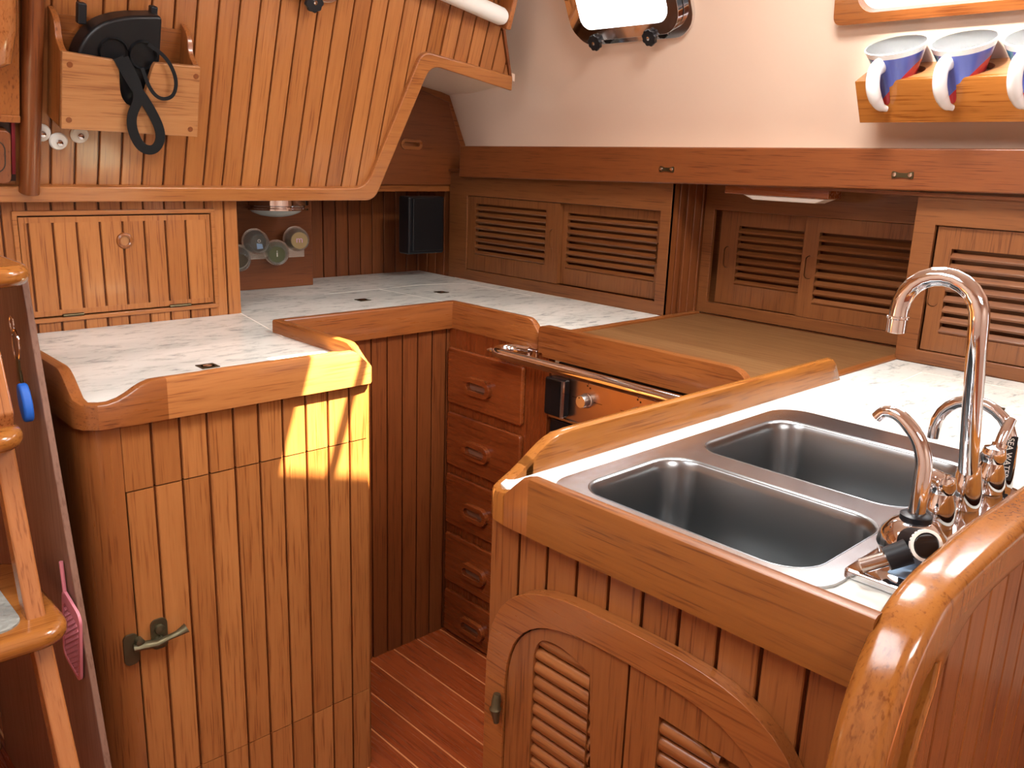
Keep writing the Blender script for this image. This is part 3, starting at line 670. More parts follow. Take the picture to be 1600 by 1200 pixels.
for i, c in enumerate(cs[:3]):
    t = make_mug(c, mugs[i])
    if i == 0: bodym.name = 'body'; bodym.parent = t; handlem.parent = t; inm.name = 'inside'; inm.parent = t
    else:
        for o in (bodym, handlem, inm): q = o.copy(); COL.objects.link(q); q.parent = t

# ================================================================== WORKTOPS
t = thing('worktop', 'cream marbled worktop turning the corner behind the left cabinet and drawers', 'worktop', (.9, 1.7, -.03))
poly = [(.408, 1.395), (.425, 1.372), (.925, 1.372), (.925, 1.718), (1.425, 1.718), (1.425, 1.362), (1.860, 1.362), (1.860, 2.258), (1.868, 2.43), (.974, 2.43), (.974, 1.975), (.408, 1.975)]
m = MB(); m.plate(XYZ, poly, [], -.035, 0); build('slab', m, STONE, t)
m = MB()
def strip(m, a, b, w=.0022, z0=-.001, z1=.0004):
    A = Vector((*a, 0)); B_ = Vector((*b, 0)); d = (B_ - A).normalized(); s = Vector((-d.y, d.x, 0)) * w / 2
    m.add([A + s + Vector((0, 0, z)) if k == 0 else A - s + Vector((0, 0, z)) if k == 1 else B_ - s + Vector((0, 0, z)) if k == 2 else B_ + s + Vector((0, 0, z)) for z in (z0, z1) for k in range(4)], [(0, 1, 2, 3), (4, 5, 6, 7), (0, 1, 5, 4), (1, 2, 6, 5), (2, 3, 7, 6), (3, 0, 4, 7)])
strip(m, (.968, 1.974), (.912, 1.665), .004); build('lid_seam', m, SEAM, t)
m = MB(); strip(m, (1.49, 2.135), (1.66, 2.145)); strip(m, (1.49, 2.135), (1.52, 1.74)); strip(m, (1.80, 2.1), (1.66, 2.145)); strip(m, (1.30, 2.13), (1.49, 2.135)); strip(m, (1.80, 2.1), (1.80, 1.80), .0015)
build('lid_seam', m, SEAM, t)
def ring_pull(x, y, t, ang=0):
    FF = Fr((x, y, 0), (cos(ang), sin(ang), 0), (-sin(ang), cos(ang), 0))
    m = MB(); m.plate(FF, rrect(-.017, .017, -.017, .017, .002), [rrect(-.0125, .0125, -.0125, .0125, .0122)], 0, .0012); o = build('ring_pull', m, BRONZE, t)
    m = MB(); m.lathe(FF, [(.0001, .0006), (.0125, .0006)], 20); build('recess', m, DSEAM, o)
    m = MB(); m.lathe(FF, [(.0001, .003), (.006, .0025), (.0085, .0015), (.0085, .0008)], 16, (0, 0)); build('boss', m, CHROME, o)
ring_pull(.668, 1.503, t); ring_pull(1.335, 1.99, t); ring_pull(1.612, 1.99, t)
# fiddle around the worktop
P = [(.398, 1.97), (.398, 1.42), (.398, 1.39), (.405, 1.372), (.425, 1.357), (.47, 1.352), (.90, 1.352), (.925, 1.354), (.935, 1.365), (.937, 1.38), (.937, 1.40), (.937, 1.700), (1.415, 1.700), (1.415, 1.387)]
def dens(P, H, st=.012):
    a, h = [], []
    for i in range(len(P) - 1):
        A = Vector(P[i]); B_ = Vector(P[i + 1]); k = max(1, int((B_ - A).length / st)); 
        for j in range(k): a.append(tuple(A.lerp(B_, j / k))); h.append(0)
    a.append(P[-1]); return a
def ss(x): x = max(0, min(1, x)); return x * x * (3 - 2 * x)
pp = dens(P, None)
hh = []
for a_, b_ in pp:
    if b_ > 1.375 and a_ < .41: z = .002 + .044 * ss((b_ - 1.372) / .085) if b_ < 1.5 else .046
    elif b_ < 1.38 and a_ < .6: z = .001 + .028 * ss((a_ - .437) / .075)
    elif a_ < .938 and b_ < 1.41 and a_ > .86: z = .028 - .034 * ss((a_ - .885) / .05) + (.034 * ss((b_ - 1.362) / .07) if a_ > .93 else 0)
    elif a_ < .938 and b_ < 1.50 and a_ > .93: z = -.006 + .036 * ss((b_ - 1.362) / .07)
    elif a_ > 1.40 and b_ < 1.44: z = .030 - .040 * ss((1.432 - b_) / .06) ** 1.5
    else: z = .030
    hh.append(z)
def rails(pp, hh, cuts, side, r, t):
    for (test, kind, ax) in cuts:
        idx = [i for i, q in enumerate(pp) if test(*q)]
        if not idx: continue
        i0, i1 = min(idx), min(max(idx) + 1, len(pp) - 1)
        # start and end directions come from the full path so that joints close
        m = MB(); m.wall(pp[i0:i1 + 1], .020, -.040, hh[i0:i1 + 1], side=side, r=r, pre=pp[i0 - 1] if i0 else None, post=pp[i1 + 1] if i1 + 1 < len(pp) else None)
        m.t = [random.random()] * len(m.t)
        build('fiddle_rail', m, wood(kind, ax), t)
rails(pp, hh, [(lambda a, b: a < .43 and b > 1.358, 'teak', 'y'), (lambda a, b: a > .424 and a < .53 and b < 1.36, 'teak', 'x'), (lambda a, b: a > .52 and a < .936 and b < 1.37, 'light', 'x'), (lambda a, b: .925 < a < .94 and 1.36 < b < 1.695, 'teak', 'y'), (lambda a, b: a > .936 and b > 1.695 and a < 1.412, 'teak', 'x'), (lambda a, b: a > 1.41, 'teak', 'y')], 1, .005, t)

t = thing('worktop', 'cream marbled worktop holding the double sink on the island', 'worktop', (1.1, .5, -.03))
HO = rrect(.728, 1.285, .338, .678, .055, 6)
m = MB(); m.plate(XYZ, [(.678, .252), (1.86, -.3), (1.860, .741), (.678, .741)][0:1] + [(1.86, .252), (1.86, .741), (.715, .741), (.690, .73), (.678, .70)], [HO], -.035, 0)
m.box(1.30, 1.86, -.35, .252, -.035, 0)
build('slab', m, STONE, t)
m = MB(); strip(m, (1.35, .628), (1.78, .655), .003); strip(m, (1.78, .655), (1.80, .30), .002); build('lid_seam', m, SEAM, t)
ring_pull(1.60, .462, t, .2)
P = [(1.60, .728), (.72, .728), (.70, .728)]; pp = dens(P, None); hh = []
path = [(1.590, .748), (1.54, .748), (.72, .748), (.70, .7465), (.683, .738), (.672, .722), (.668, .70), (.667, .62), (.667, .252)]
pp = dens(path, None); hh = []
for a_, b_ in pp:
    if b_ > .745:
        z = .046 - .05 * ss((a_ - 1.54) / .05) if a_ > 1.5 else (.045 - .047 * (1 - ss((a_ - .69) / .11)) if a_ < .81 else .046)
    elif b_ > .70: z = -.002
    else: z = -.002 + .034 * ss((.712 - b_) / .05)
    hh.append(z)
rails(pp, hh, [(lambda a, b: a > .74 and b > .745, 'gold', 'x'), (lambda a, b: a < .75 and b > .705, 'gold', 'z'), (lambda a, b: .665 < a < .68 and .66 < b < .711, 'teak', 'z'), (lambda a, b: a < .68 and b < .67, 'front', 'y')], 1, .006, t)

# ================================================================== LEFT CABINET
t = thing('left_cabinet', 'teak board cabinet at left with a tall door and brass latch', 'cabinet', (.66, 1.6, FL))
F = FY(1.366); B = dict(pitch=.0472, start=.459)
m = MB(); m.boards(F, .459, .926, lo=-.1535, hi=-.036, **B); build('top_boards', m, wood('light', 'z'), t)
m = MB(); m.boards(F, .459, .926, lo=FL, hi=-.7175, **B); build('bottom_boards', m, wood('light', 'z'), t)
m = MB(); m.boards(F, .461, .926, lo=-.7155, hi=-.1560, pitch=.0472, start=.459); d = build('door', m, wood('light', 'z'), t)
m = MB()
pc = [(.403, 1.975), (.403, 1.43), (.405, 1.405), (.415, 1.383), (.433, 1.370), (.458, 1.366), (.458, 1.385), (.44, 1.39), (.42, 1.42), (.42, 1.975)]
m.plate(XYZ, pc, [], FL, -.036); build('corner_post', m, wood('teak', 'z'), t)
m = MB(); m.box(.45, .93, 1.38, 1.385, FL, -.04); m.box(.922, .934, 1.374, 1.705, FL, -.036); build('side_panel', m, wood('teak', 'z'), t)
# latch
lt = thing('door_latch', 'x', 'x', F.p(.485, -.43, .004)); del lt['label']; del lt['category']; lt.parent = d
m = MB(); m.prism(F, rrect(.434, .458, -.460, -.404, .009), .001, .005); lb = build('latch_plate', m, BRASS, d)
m = MB(); m.prism(F, rrect(.480, .508, -.448, -.392, .010), .001, .005); m.lathe(F, [(.009, .004), (.008, .011), (.0001, .013)], 16, (.494, -.410)); m.lathe(F, [(.009, .004), (.008, .012), (.0001, .014)], 16, (.492, -.431)); build('keeper_plate', m, BRASS, d)
m = MB(); m.tube([F.p(.449, -.428, .008), F.p(.465, -.427, .012), F.p(.485, -.430, .014), F.p(.508, -.426, .015), F.p(.520, -.424, .016), F.p(.536, -.418, .018)], [.009, .010, .009, .006, .007, .011], 12, flat=.7); m.lathe(F, [(.007, .004), (.007, .016), (.0001, .018)], 14, (.458, -.418)); build('lever', m, BRASS, d)
bpy.data.objects.remove(lt)

# recess panel between left cabinet and drawers
t = thing('board_panel', 'recessed teak board panel between the left cabinet and the drawers', 'panel', (1.17, 1.715, FL))
m = MB(); m.boards(FY(1.713), .934, 1.42, .047, FL, -.036, start=1.408); build('boards', m, wood('dark', 'z'), t)

# ================================================================== DRAWERS
t = thing('drawer_unit', 'reddish wooden drawer unit between the board panel and the stove', 'drawers', (1.42, 1.55, FL))
F = FX(1.418)
m = MB(); m.box(-1.712, -1.350, FL, -.036, -.02, 0, .4, F=F); build('frame', m, wood('cherry', 'z'), t)
for a0, a1 in ((-.238, -.088), (-.410, -.262), (-.580, -.434), (-.752, -.606), (-.905, -.778)):
    m = MB(); m.prism(F, rrect(-1.705, -1.424, a0, a1, .010), 0, .013, random.random()); d = build('drawer', m, wood('cherry', 'y'), t, bev=.005, seg=3)
    c = -.172 if a0 == -.238 else (a0 + a1) / 2 - .008; cu = -1.578
    m = MB(); m.plate(F, rrect(cu - .050, cu + .050, c - .023, c + .023, .0229), [rrect(cu - .036, cu + .036, c - .0105, c + .0105, .0104)], .012, .026); build('handle', m, wood('cherry', 'y'), d, bev=.005, seg=3)
    m = MB(); m.prism(F, rrect(cu - .037, cu + .037, c - .0115, c + .0115, .0114), .0125, .0135); build('handle_slot', m, wood('grey', 'y'), d)

# ================================================================== STOVE
t = thing('stove', 'gimballed galley stove with control panel beneath the wooden front board', 'stove', (1.6, 1.05, -.8))
F = FX(1.43)
m = MB(); m.box(1.435, 1.95, .80, 1.335, -.75, -.062); build('body', m, OVENG, t)
m = MB(); m.box(-1.345, -.775, -.078, -.066, 0, .012, F=F); m.box(-1.345, -.775, -.194, -.186, 0, .014, F=F); build('edge_trim', m, STOVE, t, bev=.002)
m = MB(); m.box(-1.345, -.775, -.186, -.080, 0, .008, F=F); cp = build('control_panel', m, plain('warm_toned_steel', (.50, .36, .29), .30, 1), t)
m = MB(); m.box(-1.345, -.775, -.50, -.198, -.004, .006, F=F); build('oven_door', m, OVENG, t, bev=.003)
m = MB(); m.tube([F.p(-1.325, -.228, .022), F.p(-.80, -.228, .022)], .006, 10); build('oven_handle', m, CHROME, t)
for k, uu in enumerate((-1.232, -1.09, -.95)):
    FF = Fr(F.p(uu, -.130, .008), F.u, F.v)
    m = MB(); m.lathe(FF, [(.0175, 0), (.0175, .003), (.0155, .004), (.015, .020), (.0135, .022), (.0001, .022)], 24); kn = build('knob', m, ALU, t)
    m = MB(); m.lathe(FF, [(.0001, .0225), (.0018, .0225)], 10, (-.004, .009)); build('knob_dot', m, BLACK, kn)
    m = MB()
    for du, dv in ((.02, .034), (.028, .030), (.022, .040)): m.lathe(FF, [(.0022, 0), (.0022, .0004), (.0001, .0005)], 8, (du - .02, dv))
    m.box(uu - .045, uu - .02, -.1305, -.1295, .008, .0083, F=F); m.box(uu + .02, uu + .045, -.1305, -.1295, .008, .0083, F=F); build('printed_marking', m, BLACK, t)
m = MB(); m.box(-1.342, -1.282, -.182, -.092, .008, .034, F=F); build('door_latch', m, OVENG, t, bev=.006)
m = MB(); m.box(-1.287, -1.281, -.180, -.094, .030, .036, F=F); build('latch_edge', m, CHROME, t)
# front fiddle
t = thing('stove_front_board', 'loose teak fiddle board standing across the front of the stove', 'board', (1.41, 1.1, -.05))
F = FX(1.418)
pl = smooth_path([(-1.378, -.050), (-1.380, .020), (-.842, .020), (-.800, -.052), (-1.365, -.052), (-1.365, -.044), (-1.378, -.044)], [0, .016, .03, 0, 0, 0, 0])
m = MB(); m.prism(F, [tuple(q) for q in pl], -.012, .010); build('board', m, wood('teak', 'y'), t, bev=.003)
# cover
t = thing('stove_cover', 'flat wooden board covering the stove between the two worktops', 'board', (1.7, 1.05, -.02))
m = MB(); x = 1.432
while x < 1.99: m.box(x, min(x + .058, 1.996), .766, 1.340, -.022, -.002, random.random()); x += .0581
build('slab', m, wood('cover', 'y'), t)
for y0, y1 in ((1.3415, 1.361), (.742, .764)):
    m = MB(); m.box(1.43, 1.997, y0, y1, -.03, .003, .6); build('edge_strip', m, wood('teak', 'x'), t, bev=.0015)
# chrome crash bar
t = thing('crash_bar', 'chrome safety bar running in front of the stove', 'rail', (1.37, 1.2, -.05))
bp = smooth_path([(1.414, 1.408, -.048), (1.405, 1.466, -.050), (1.348, 1.474, -.052), (1.348, .76, -.052)], [0, .03, .045, 0], 8)
m = MB(); m.tube(bp, .0128, 18, upv=(0, 0, 1)); build('tube', m, CHROME, t)
m = MB(); m.tube([(1.362, 1.462, -.051), (1.354, 1.482, -.051), (1.350, 1.490, -.051)], [.006, .006, .003], 12); build('end_cap', m, CHROME, t)
m = MB(); m.box(-1.437, -1.385, -.073, -.042, 0, .008, F=F); build('bracket', m, CHROME, t, bev=.003)

# ================================================================== ISLAND
t = thing('sink_cabinet', 'teak board island cabinet under the double sink with an arched louvered front', 'cabinet', (1.0, .5, FL))
F = FX(.684); B = dict(pitch=.0472, start=-.735)
m = MB(); m.boards(F, -.738, -.225, lo=FL, hi=-.036, **B); build('front_boards', m, wood('island', 'z'), t)
m = MB(); m.boards(Fr((0, .738, 0), (-1, 0, 0), (0, 0, 1)), -1.40, -.686, .047, FL, -.036); m.box(.69, 1.40, .26, .264, FL, -.036, .3); build('side_boards', m, wood('teak', 'z'), t)
def arch(hw, b, zt, n=3.3, k=26, c=.5, bottom=FL + .03):
    out = [(-(c + hw), bottom)]
    for i in range(k + 1):
        a = pi - pi * i / k; cu = abs(cos(a)) ** (2 / n) * (1 if cos(a) > 0 else -1); sv = abs(sin(a)) ** (2 / n)
        out.append((-c + hw * cu, zt - b + b * sv))
    out.append((-c + hw, bottom)); return out
outer = arch(.222, .19, -.092); inner = arch(.187, .16, -.130, bottom=FL + .065)
m = MB(); m.plate(F, outer, [inner[::-1]], 0, .018); build('arch_frame', m, wood('gold' if 0 else 'teak', 'y'), t, bev=.006, seg=3, ang=40)
di = arch(.1855, .158, -.1315, bottom=FL + .067)
def clip(poly, f):     # keep f(p)<=0 half plane on u
    return poly
for side, nm in ((-1, 'left_door'), (1, 'right_door')):
    us = -.4995 if side < 0 else -.4975
    dp = [q for q in di if (q[0] < -.502 if side < 0 else q[0] > -.495)]
    ztop = -.1315
    dp = dp + [(-.4995, ztop), (-.4995, FL + .067)] if side < 0 else [(-.4965, FL + .067), (-.4965, ztop)] + dp
    if side < 0: lv = smooth_path([(-.641, -.60), (-.641, -.165), (-.600, -.155), (-.552, -.170), (-.552, -.60)], [0, .035, .03, .0, 0])
    else: lv = smooth_path([(-.455, -.60), (-.455, -.172), (-.395, -.175), (-.352, -.215), (-.347, -.60)], [0, .0, .04, .03, 0])
    lv = [tuple(q) for q in lv]
    m = MB(); m.plate(F, dp, [lv[::-1]], .001, .0145, .45); d = build(nm, m, wood('island', 'z'), t, bev=.002)
    u0 = min(q[0] for q in lv); u1 = max(q[0] for q in lv); m = MB(); z = -.165 - .0
    def ztop_at(uu):
        best = None
        for (a, b), (c, e) in zip(lv[:-1], lv[1:]):
            if a != c and min(a, c) <= uu <= max(a, c): zz = b + (e - b) * (uu - a) / (c - a); best = zz if best is None else max(best, zz)
        return best if best is not None else -.17
    k = 0; z = -.150
    while z > -.62:
        seg = []; nn = 14
        for i in range(nn + 1):
            uu = u0 + (u1 - u0) * i / nn
            if z < ztop_at(min(max(uu, u0 + .001), u1 - .001)) + .002: seg.append(uu)
        if len(seg) > 2:
            a, b = seg[0] - .004, seg[-1] + .004
            cs_ = [(.0085 * cos(an), .0085 * .9 * sin(an)) for an in [radians(200 - 22 * i) for i in range(12)]]
            poly_v = [(z + 1.05 * q[0] * 1.0, .003 + q[1]) for q in cs_]
            vs = [F.p(uu, vv, n_ + .002) for uu in (a, b) for vv, n_ in poly_v]; kk = len(poly_v)
            m.add(vs, [list(range(kk)), list(range(kk, 2 * kk))] + [(i, (i + 1) % kk, (i + 1) % kk + kk, i + kk) for i in range(kk)], random.random())
        z -= .0192
    m.box(u0, u1, -.60, -.13 if 0 else -.165, .0005, .0015, .0, F=F)
    build('louver_slats', m, wood('island', 'y'), d)
m = MB(); m.tube([F.p(-.690, -.262, .026), F.p(-.690, -.270, .027), F.p(-.690, -.279, .028), F.p(-.690, -.282, .0285), F.p(-.690, -.288, .028), F.p(-.690, -.303, .026)], [.0045, .006, .006, .0078, .006, .0035], 14); build('catch', m, BRASS, t)

# sink
t = thing('double_sink', 'stainless steel double bowl sink set in the island worktop', 'sink', (1.0, .5, -.17))
bA = rrect(.745, .948, .354, .660, .045, 7); bB = rrect(.992, .0 + 1.232, .354, .660, .045, 7)
m = MB(); m.plate(XYZ, rrect(.716, 1.300, .326, .690, .05, 7), [bA[::-1], bB[::-1]], .0003, .0035); build('rim', m, plain('worn_sink_rim', (.50, .48, .48), .25, 1), t)
def basin(u0, u1, v0, v1, r, depth, t):
    m = MB(); rows = []
    lv = [(0, 0.0035), (.003, -.001), (.006, -.01), (.010, -depth * .5), (.016, -depth + .035), (.024, -depth + .014), (.040, -depth + .002), (.060, -depth)]
    for ins, z in lv: rows.append([(a, b, z) for a, b in rrect(u0 + ins, u1 - ins, v0 + ins, v1 - ins, max(.012, r - ins * .5), 7)])
    k = len(rows[0]); vs = [Vector(q) for row in rows for q in row]
    fs = [(i * k + j, i * k + (j + 1) % k, (i + 1) * k + (j + 1) % k, (i + 1) * k + j) for i in range(len(rows) - 1) for j in range(k)]
    fs.append(list(range((len(rows) - 1) * k, len(rows) * k))); m.add(vs, fs)
    o = build('bowl', m, STEEL, t)
    sm = o.modifiers.new('thickness', 'SOLIDIFY'); sm.thickness = .0012; sm.offset = -1
    FF = Fr(((u0 + u1) / 2, (v0 + v1) / 2, -depth), (1, 0, 0), (0, 1, 0)); m = MB(); m.lathe(FF, [(.032, .0005), (.030, .002), (.022, .001), (.0001, .0008)], 24); build('drain', m, CHROME, o)
    return o
basin(.745, .948, .354, .660, .045, .165, t); basin(.992, 1.232, .354, .660, .045, .15, t)

# ---- taps
Z = lambda x, y, z=0: Fr((x, y, z), (1, 0, 0), (0, 1, 0))
t = thing('mixer_tap', 'tall chrome gooseneck mixer tap behind the sink bowls', 'tap', (1.04, .31, 0))
m = MB(); m.prism(XYZ, rrect(.915, 1.165, .288, .338, .022), 0.0, .012); build('base_plate', m, CHROME, t, bev=.004, seg=3)
m = MB(); m.lathe(Z(1.045, .315), [(.017, .010), (.0185, .02), (.0175, .034), (.014, .052), (.0115, .064), (.0001, .066)], 28); build('spout_body', m, CHROME, t)
arc = [(.992, .3575 + .0425 * cos(radians(180 - q)) * -1 * -1, .238 + .0425 * sin(radians(q))) for q in range(0, 181, 15)]
arc = [(.992, .3575 - .0425 * cos(radians(q)), .238 + .0425 * sin(radians(q))) for q in range(0, 186, 15)]
m = MB(); m.tube([(1.042, .315, .055), (1.02, .315, .13), (1.0, .315, .205)] + arc + [(.992, .400, .228)], .0105, 20); build('spout', m, CHROME, t)
m = MB(); m.lathe(Fr((.992, .4005, .231), (1, 0, 0), (0, -1, 0)), [(.0115, 0), (.0125, .001), (.0125, .003), (.0108, .004), (.0108, .019), (.008, .020), (.0001, .0195)], 24); build('aerator', m, CHROME, t)
for x, nm in ((.965, 1), (1.125, -1)):
    m = MB(); m.lathe(Z(x, .315), [(.0165, .010), (.0185, .02), (.017, .036), (.012, .050), (.0001, .054)], 26); hd = build('handle_body', m, CHROME, t)
    if nm == 1: pts = [(x, .315, .048), (x - .002, .317, .060), (x - .006, .326, .066), (x - .012, .340, .062)]; rr = [.010, .012, .011, .008]
    else: pts = [(x, .315, .048), (x + .004, .313, .062), (x + .012, .312, .082), (x + .028, .310, .100)]; rr = [.009, .009, .0065, .0055]
    m = MB(); m.tube(smooth_path(pts, .012, 4), [rr[0]] + [rr[1]] * 5 + [rr[2]] * 5 + [rr[3]], 16); m.lathe(Z(x, .315), [(.0001, .046), (.013, .050), (.015, .058), (.012, .068), (.0001, .072)], 20); build('lever', m, CHROME, hd)
t = thing('lever_tap', 'small chrome lever tap with black valve nearest the varnished post', 'tap', (.85, .30, 0))
m = MB(); m.prism(XYZ, rrect(.782, .905, .262, .333, .006), 0, .010); build('base_plate', m, CHROME, t, bev=.003)
m = MB(); m.prism(XYZ, rrect(.805, .850, .272, .300, .004), .010, .0105); build('sticker', m, STICK, t)
m = MB(); m.lathe(Z(.868, .303), [(.030, .008), (.034, .02), (.031, .034), (.022, .044), (.014, .048), (.0001, .049)], 28); build('body', m, CHROME, t)
m = MB(); m.lathe(Z(.868, .303), [(.013, .046), (.0155, .047), (.0155, .053), (.012, .055), (.0001, .055)], 24); build('collar', m, BLACK, t)
m = MB(); pt = smooth_path([(.868, .303, .050), (.869, .303, .108), (.868, .312, .132), (.868, .334, .152), (.868, .350, .152), (.868, .357, .143)], .012, 4); m.tube(pt, [.0085 - .0028 * i / (len(pt) - 1) for i in range(len(pt))], 16); build('spout', m, CHROME, t)
vd = Vector((-.60, -.62, .28)).normalized(); vu = vd.cross(Vector((0, 0, 1))).normalized(); vvv = vd.cross(vu) * -1
VF = Fr(Vector((.815, .272, .046)), vu, vu.cross(vd) * -1)
if VF.n.dot(vd) < 0: VF = Fr(Vector((.815, .272, .046)), -vu, vu.cross(vd) * -1)
m = MB(); m.lathe(VF, [(.014, -.03), (.0155, -.004), (.0155, .001), (.013, .001)], 24); vb = build('valve', m, BLACK, t)
m = MB(); m.lathe(VF, [(.0155, -.001), (.0155, .003), (.0125, .003), (.0125, -.001)], 28); build('valve_ring', m, WHITEP, vb)
m = MB(); m.lathe(VF, [(.0125, .001), (.011, .0025), (.0001, .002)], 24); build('valve_cap', m, OVENG, vb)
m = MB(); m.tube([(.812, .285, .036), (.800, .300, .026)], [.0125, .0115], 16); build('lever_grip', m, BLACK, vb)
m = MB(); m.tube([(.803, .297, .028), (.786, .318, .016)], [.0075, .0075], 14); build('lever', m, STOVE, vb)
t = thing('sea_water_tap', 'low arched chrome tap labelled SEA WATER at the right end of the sink', 'tap', (1.15, .31, 0))
sx = 1.172; arc = [(sx, .358 - .046 * cos(radians(q)), .062 + .046 * sin(radians(q))) for q in range(0, 181, 15)]
m = MB(); m.tube([(sx, .312, .004), (sx, .312, .04)] + arc + [(sx, .404, .048)], [.0115, .0105, .009] + [.0075] * (len(arc) - 1) + [.0075], 18); build('spout', m, CHROME, t)
m = MB(); m.lathe(Z(sx, .312), [(.020, 0), (.019, .004), (.012, .006), (.0001, .007)], 24); build('base_ring', m, CHROME, t)
TD = Vector((-.93, -.28, .22)).normalized(); TU = Vector((0, 0, 1)).cross(TD).normalized(); TF = Fr(Vector((sx, .312, .048)), TU, TD.cross(TU))
m = MB(); m.box(-.0075, .0075, -.030, .026, .008, .0125, F=TF); tg = build('name_tag', m, BLACK, t, bev=.001)
text('name_lettering', 'SEA WATER', .0095, TF, 0, -.002, .0128, WHITEP, tg, ang=-pi / 2, thick=.0002)

# ================================================================== PARTITION WITH VARNISHED POST
t = thing('end_partition', 'varnished partition with thick rounded grab post at lower right', 'partition', (1.0, .22, FL))
F = FY(.232)
o_ = [tuple(q) for q in smooth_path([(1.9, .064), (.86, .064), (.69, .052), (.628, -.02), (.607, -.12), (.604, FL)], [0, .05, .07, .06, .06, 0], 8)]
i_ = [tuple(q) for q in smooth_path([(.700, FL), (.704, -.13), (.716, -.065), (.738, -.012), (.80, .012), (1.9, .020)], [0, .05, .03, .03, .05, 0], 8)]
_C = smooth_path([(.709, -.008), (.686, -.045), (.670, -.09), (.664, -.15)], .03, 6); _L = []; _R = []
for i, q in enumerate(_C):
    d_ = (_C[min(i + 1, len(_C) - 1)] - _C[max(i - 1, 0)]).normalized(); s_ = Vector((-d_.y, d_.x)); k_ = i / (len(_C) - 1); w_ = .0160 * min(1, (1 - abs(2 * k_ - 1)) * 5 + .35)
    _L.append(tuple(q + s_ * w_)); _R.append(tuple(q - s_ * w_))
slot = _L + _R[::-1]
m = MB(); m.rplate(F, o_ + i_, [slot], -.025, .0205, .013, .004); build('grab_post', m, wood('gold', 'z'), t, weld=True)
m = MB(); m.boards(FY(.2165), .7005, 1.9, .047, FL, lambda q: .030 if q > .80 else (.004 + (q - .738) * .42 if q > .738 else -.11 + (q - .70) * 3.0), back=.014); build('boards', m, wood('teak', 'z'), t)

# ================================================================== LADDER AT LEFT
t = thing('ladder_side_board', 'dull brown side board between the ladder and the left cabinet', 'board', (.36, 1.4, FL))
m = MB(); SF = Fr((.36, 0, 0), (0, -1, 0), (0, 0, 1))
m.prism(SF, [(-1.410, .215), (-1.232, -.53), (-1.14, FL), (-1.93, FL), (-1.93, .215)], .0, .010); build('board', m, wood('grey', 'z'), t, bev=.002)
t = thing('cabin_panel', 'teak board panelling behind the ladder treads', 'panel', (.1, 1.95, FL))
m = MB(); m.boards(FY(1.94), -.9, .345, .09, FL, .24); build('boards', m, wood('teak', 'z'), t)
t = thing('companionway_ladder', 'varnished companionway ladder with grey padded treads at the left edge', 'ladder', (.1, 1.2, FL))
XF = Fr((.292, 0, 0), (0, -1, 0), (0, 0, 1))
m = MB(); pl = [tuple(q) for q in smooth_path([(-1.185, -.40), (-1.275, -.24), (-1.335, -.03), (-1.345, .08), (-1.40, .17), (-1.43, .22), (-1.46, .22), (-1.42, .12), (-1.385, .05), (-1.375, -.04), (-1.315, -.25), (-1.02, -.91), (-.97, -.91)], .02, 3)]
m = MB(); m.prism(XF, [(-1.40, .22), (-1.315, .02), (-1.335, -.03), (-1.270, -.26), (-1.135, -.56), (-1.0, FL), (-1.035, FL), (-1.17, -.57), (-1.302, -.26), (-1.366, -.03), (-1.37, .02), (-1.44, .22)], -.010, .016); build('stile', m, wood('ladder', 'l'), t, bev=.004)
m = MB(); m.prism(Fr((-.62, 0, 0), (0, -1, 0), (0, 0, 1)), [(-1.34, .22), (-1.335, -.03), (-1.270, -.26), (-1.0, FL), (-1.035, FL), (-1.302, -.26), (-1.37, -.03), (-1.40, .22)], -.010, .016); build('stile', m, wood('ladder', 'l'), t, bev=.004)
for (xr, yf, z, dp) in ((.352, 1.325, .222, .21), (.312, 1.285, .0, .20), (.325, 1.215, -.272, .28), (.335, 1.02, -.60, .26)):
    m = MB(); m.prism(XYZ, rrect(-.66, xr, yf, yf + dp, .045, 8), z - .030, z); tr = build('tread', m, wood('gold', 'x'), t, bev=.014, seg=4)
    m = MB(); m.prism(XYZ, rrect(-.58, xr - .055, yf + .035, yf + dp - .03, .03, 6), z - .002, z + .003); pd = build('grip_pad', m, PAD, tr)
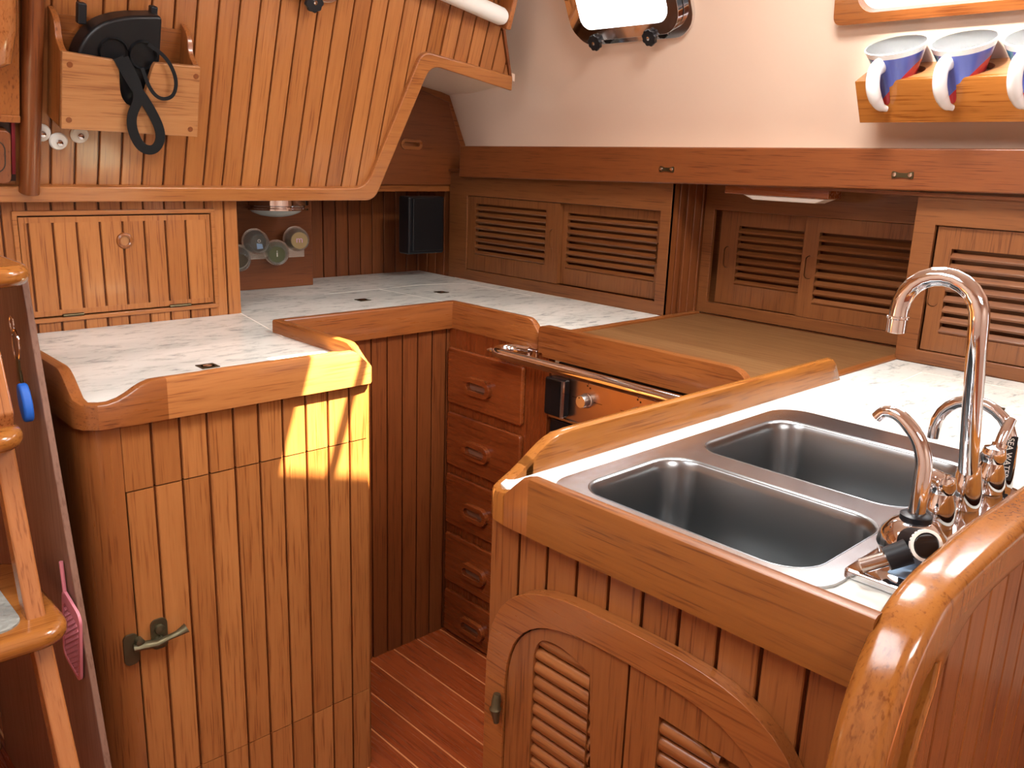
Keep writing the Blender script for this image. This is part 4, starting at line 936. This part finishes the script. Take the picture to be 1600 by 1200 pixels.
# fly swatter
t = thing('fly_swatter', 'pink plastic mesh fly swatter hanging behind the ladder', 'fly swatter', (.35, 1.3, -.42))
SW = Fr((.352, 0, 0), (0, -1, 0), (0, 0, 1)); rot = .23
SW = Fr((.3455, 1.312, -.335), Vector((0, -cos(rot), -sin(rot))), Vector((0, -sin(rot), cos(rot))))
hsz = []
m = MB(); m.plate(SW, rrect(-.04, .04, -.075, .055, .016), [rrect(-.034, .034, -.069, .035, .012)], -.002, .002); build('rim', m, PINK, t)
m = MB(); w = .0011
for k in range(-12, 13):
    for sg in (1, -1):
        c = k * .011
        a = max(-.034, -.034 if True else 0); seg = []
        u_a, u_b = -.034, .034
        v_a, v_b = c + sg * u_a, c + sg * u_b
        P0, P1 = Vector((u_a, v_a)), Vector((u_b, v_b)); t0, t1 = 0.0, 1.0; dv = P1.y - P0.y
        ta, tb = (-.069 - P0.y) / dv, (.036 - P0.y) / dv; ta, tb = min(ta, tb), max(ta, tb); t0 = max(t0, ta); t1 = min(t1, tb)
        if t1 - t0 < .05: continue
        A_, B2 = P0.lerp(P1, t0), P0.lerp(P1, t1); d_ = (B2 - A_).normalized(); s_ = Vector((-d_.y, d_.x)) * w
        m.prism(SW, [tuple(A_ + s_), tuple(B2 + s_), tuple(B2 - s_), tuple(A_ - s_)], -.001, .001)
build('mesh', m, PINK, t)
m = MB(); m.tube([SW.p(-.03, .05, 0), SW.p(-.045, .10, -.0)], .003, 8); build('handle', m, PINK, t)
t = thing('key_ring', 'keys on a metal ring with a blue float hanging by the ladder', 'key ring', (.335, 1.36, .08))
KF = Fr((.335, .012, .012), (0, -1, 0), (0, 0, 1))
m = MB(); m.tube([KF.p(-1.395 + .017 * cos(q * pi / 12), .085 + .024 * sin(q * pi / 12), 0) for q in range(24)], .0016, 8, closed=True); m.tube([KF.p(-1.405 + .010 * cos(q * pi / 8), .115 + .012 * sin(q * pi / 8), 0) for q in range(16)], .001, 6, closed=True); build('ring', m, CHROME, t)
m = MB(); m.tube([KF.p(-1.395, .062, 0), KF.p(-1.385, .040, 0), KF.p(-1.382, .02, 0)], .002, 8); m.box(-1.398, -1.386, .03, .066, -.001, .002, F=KF); build('key', m, BRONZE, t)
FF = Fr(KF.p(-1.366, .004, .002), KF.u, KF.v); m = MB(); m.prism(FF, [(x_ * .9 + y_ * -.25, y_) for x_, y_ in circ((0, 0), .017, 28, .028)], -.006, .008); build('float', m, BLUE, t, bev=.004, seg=3)
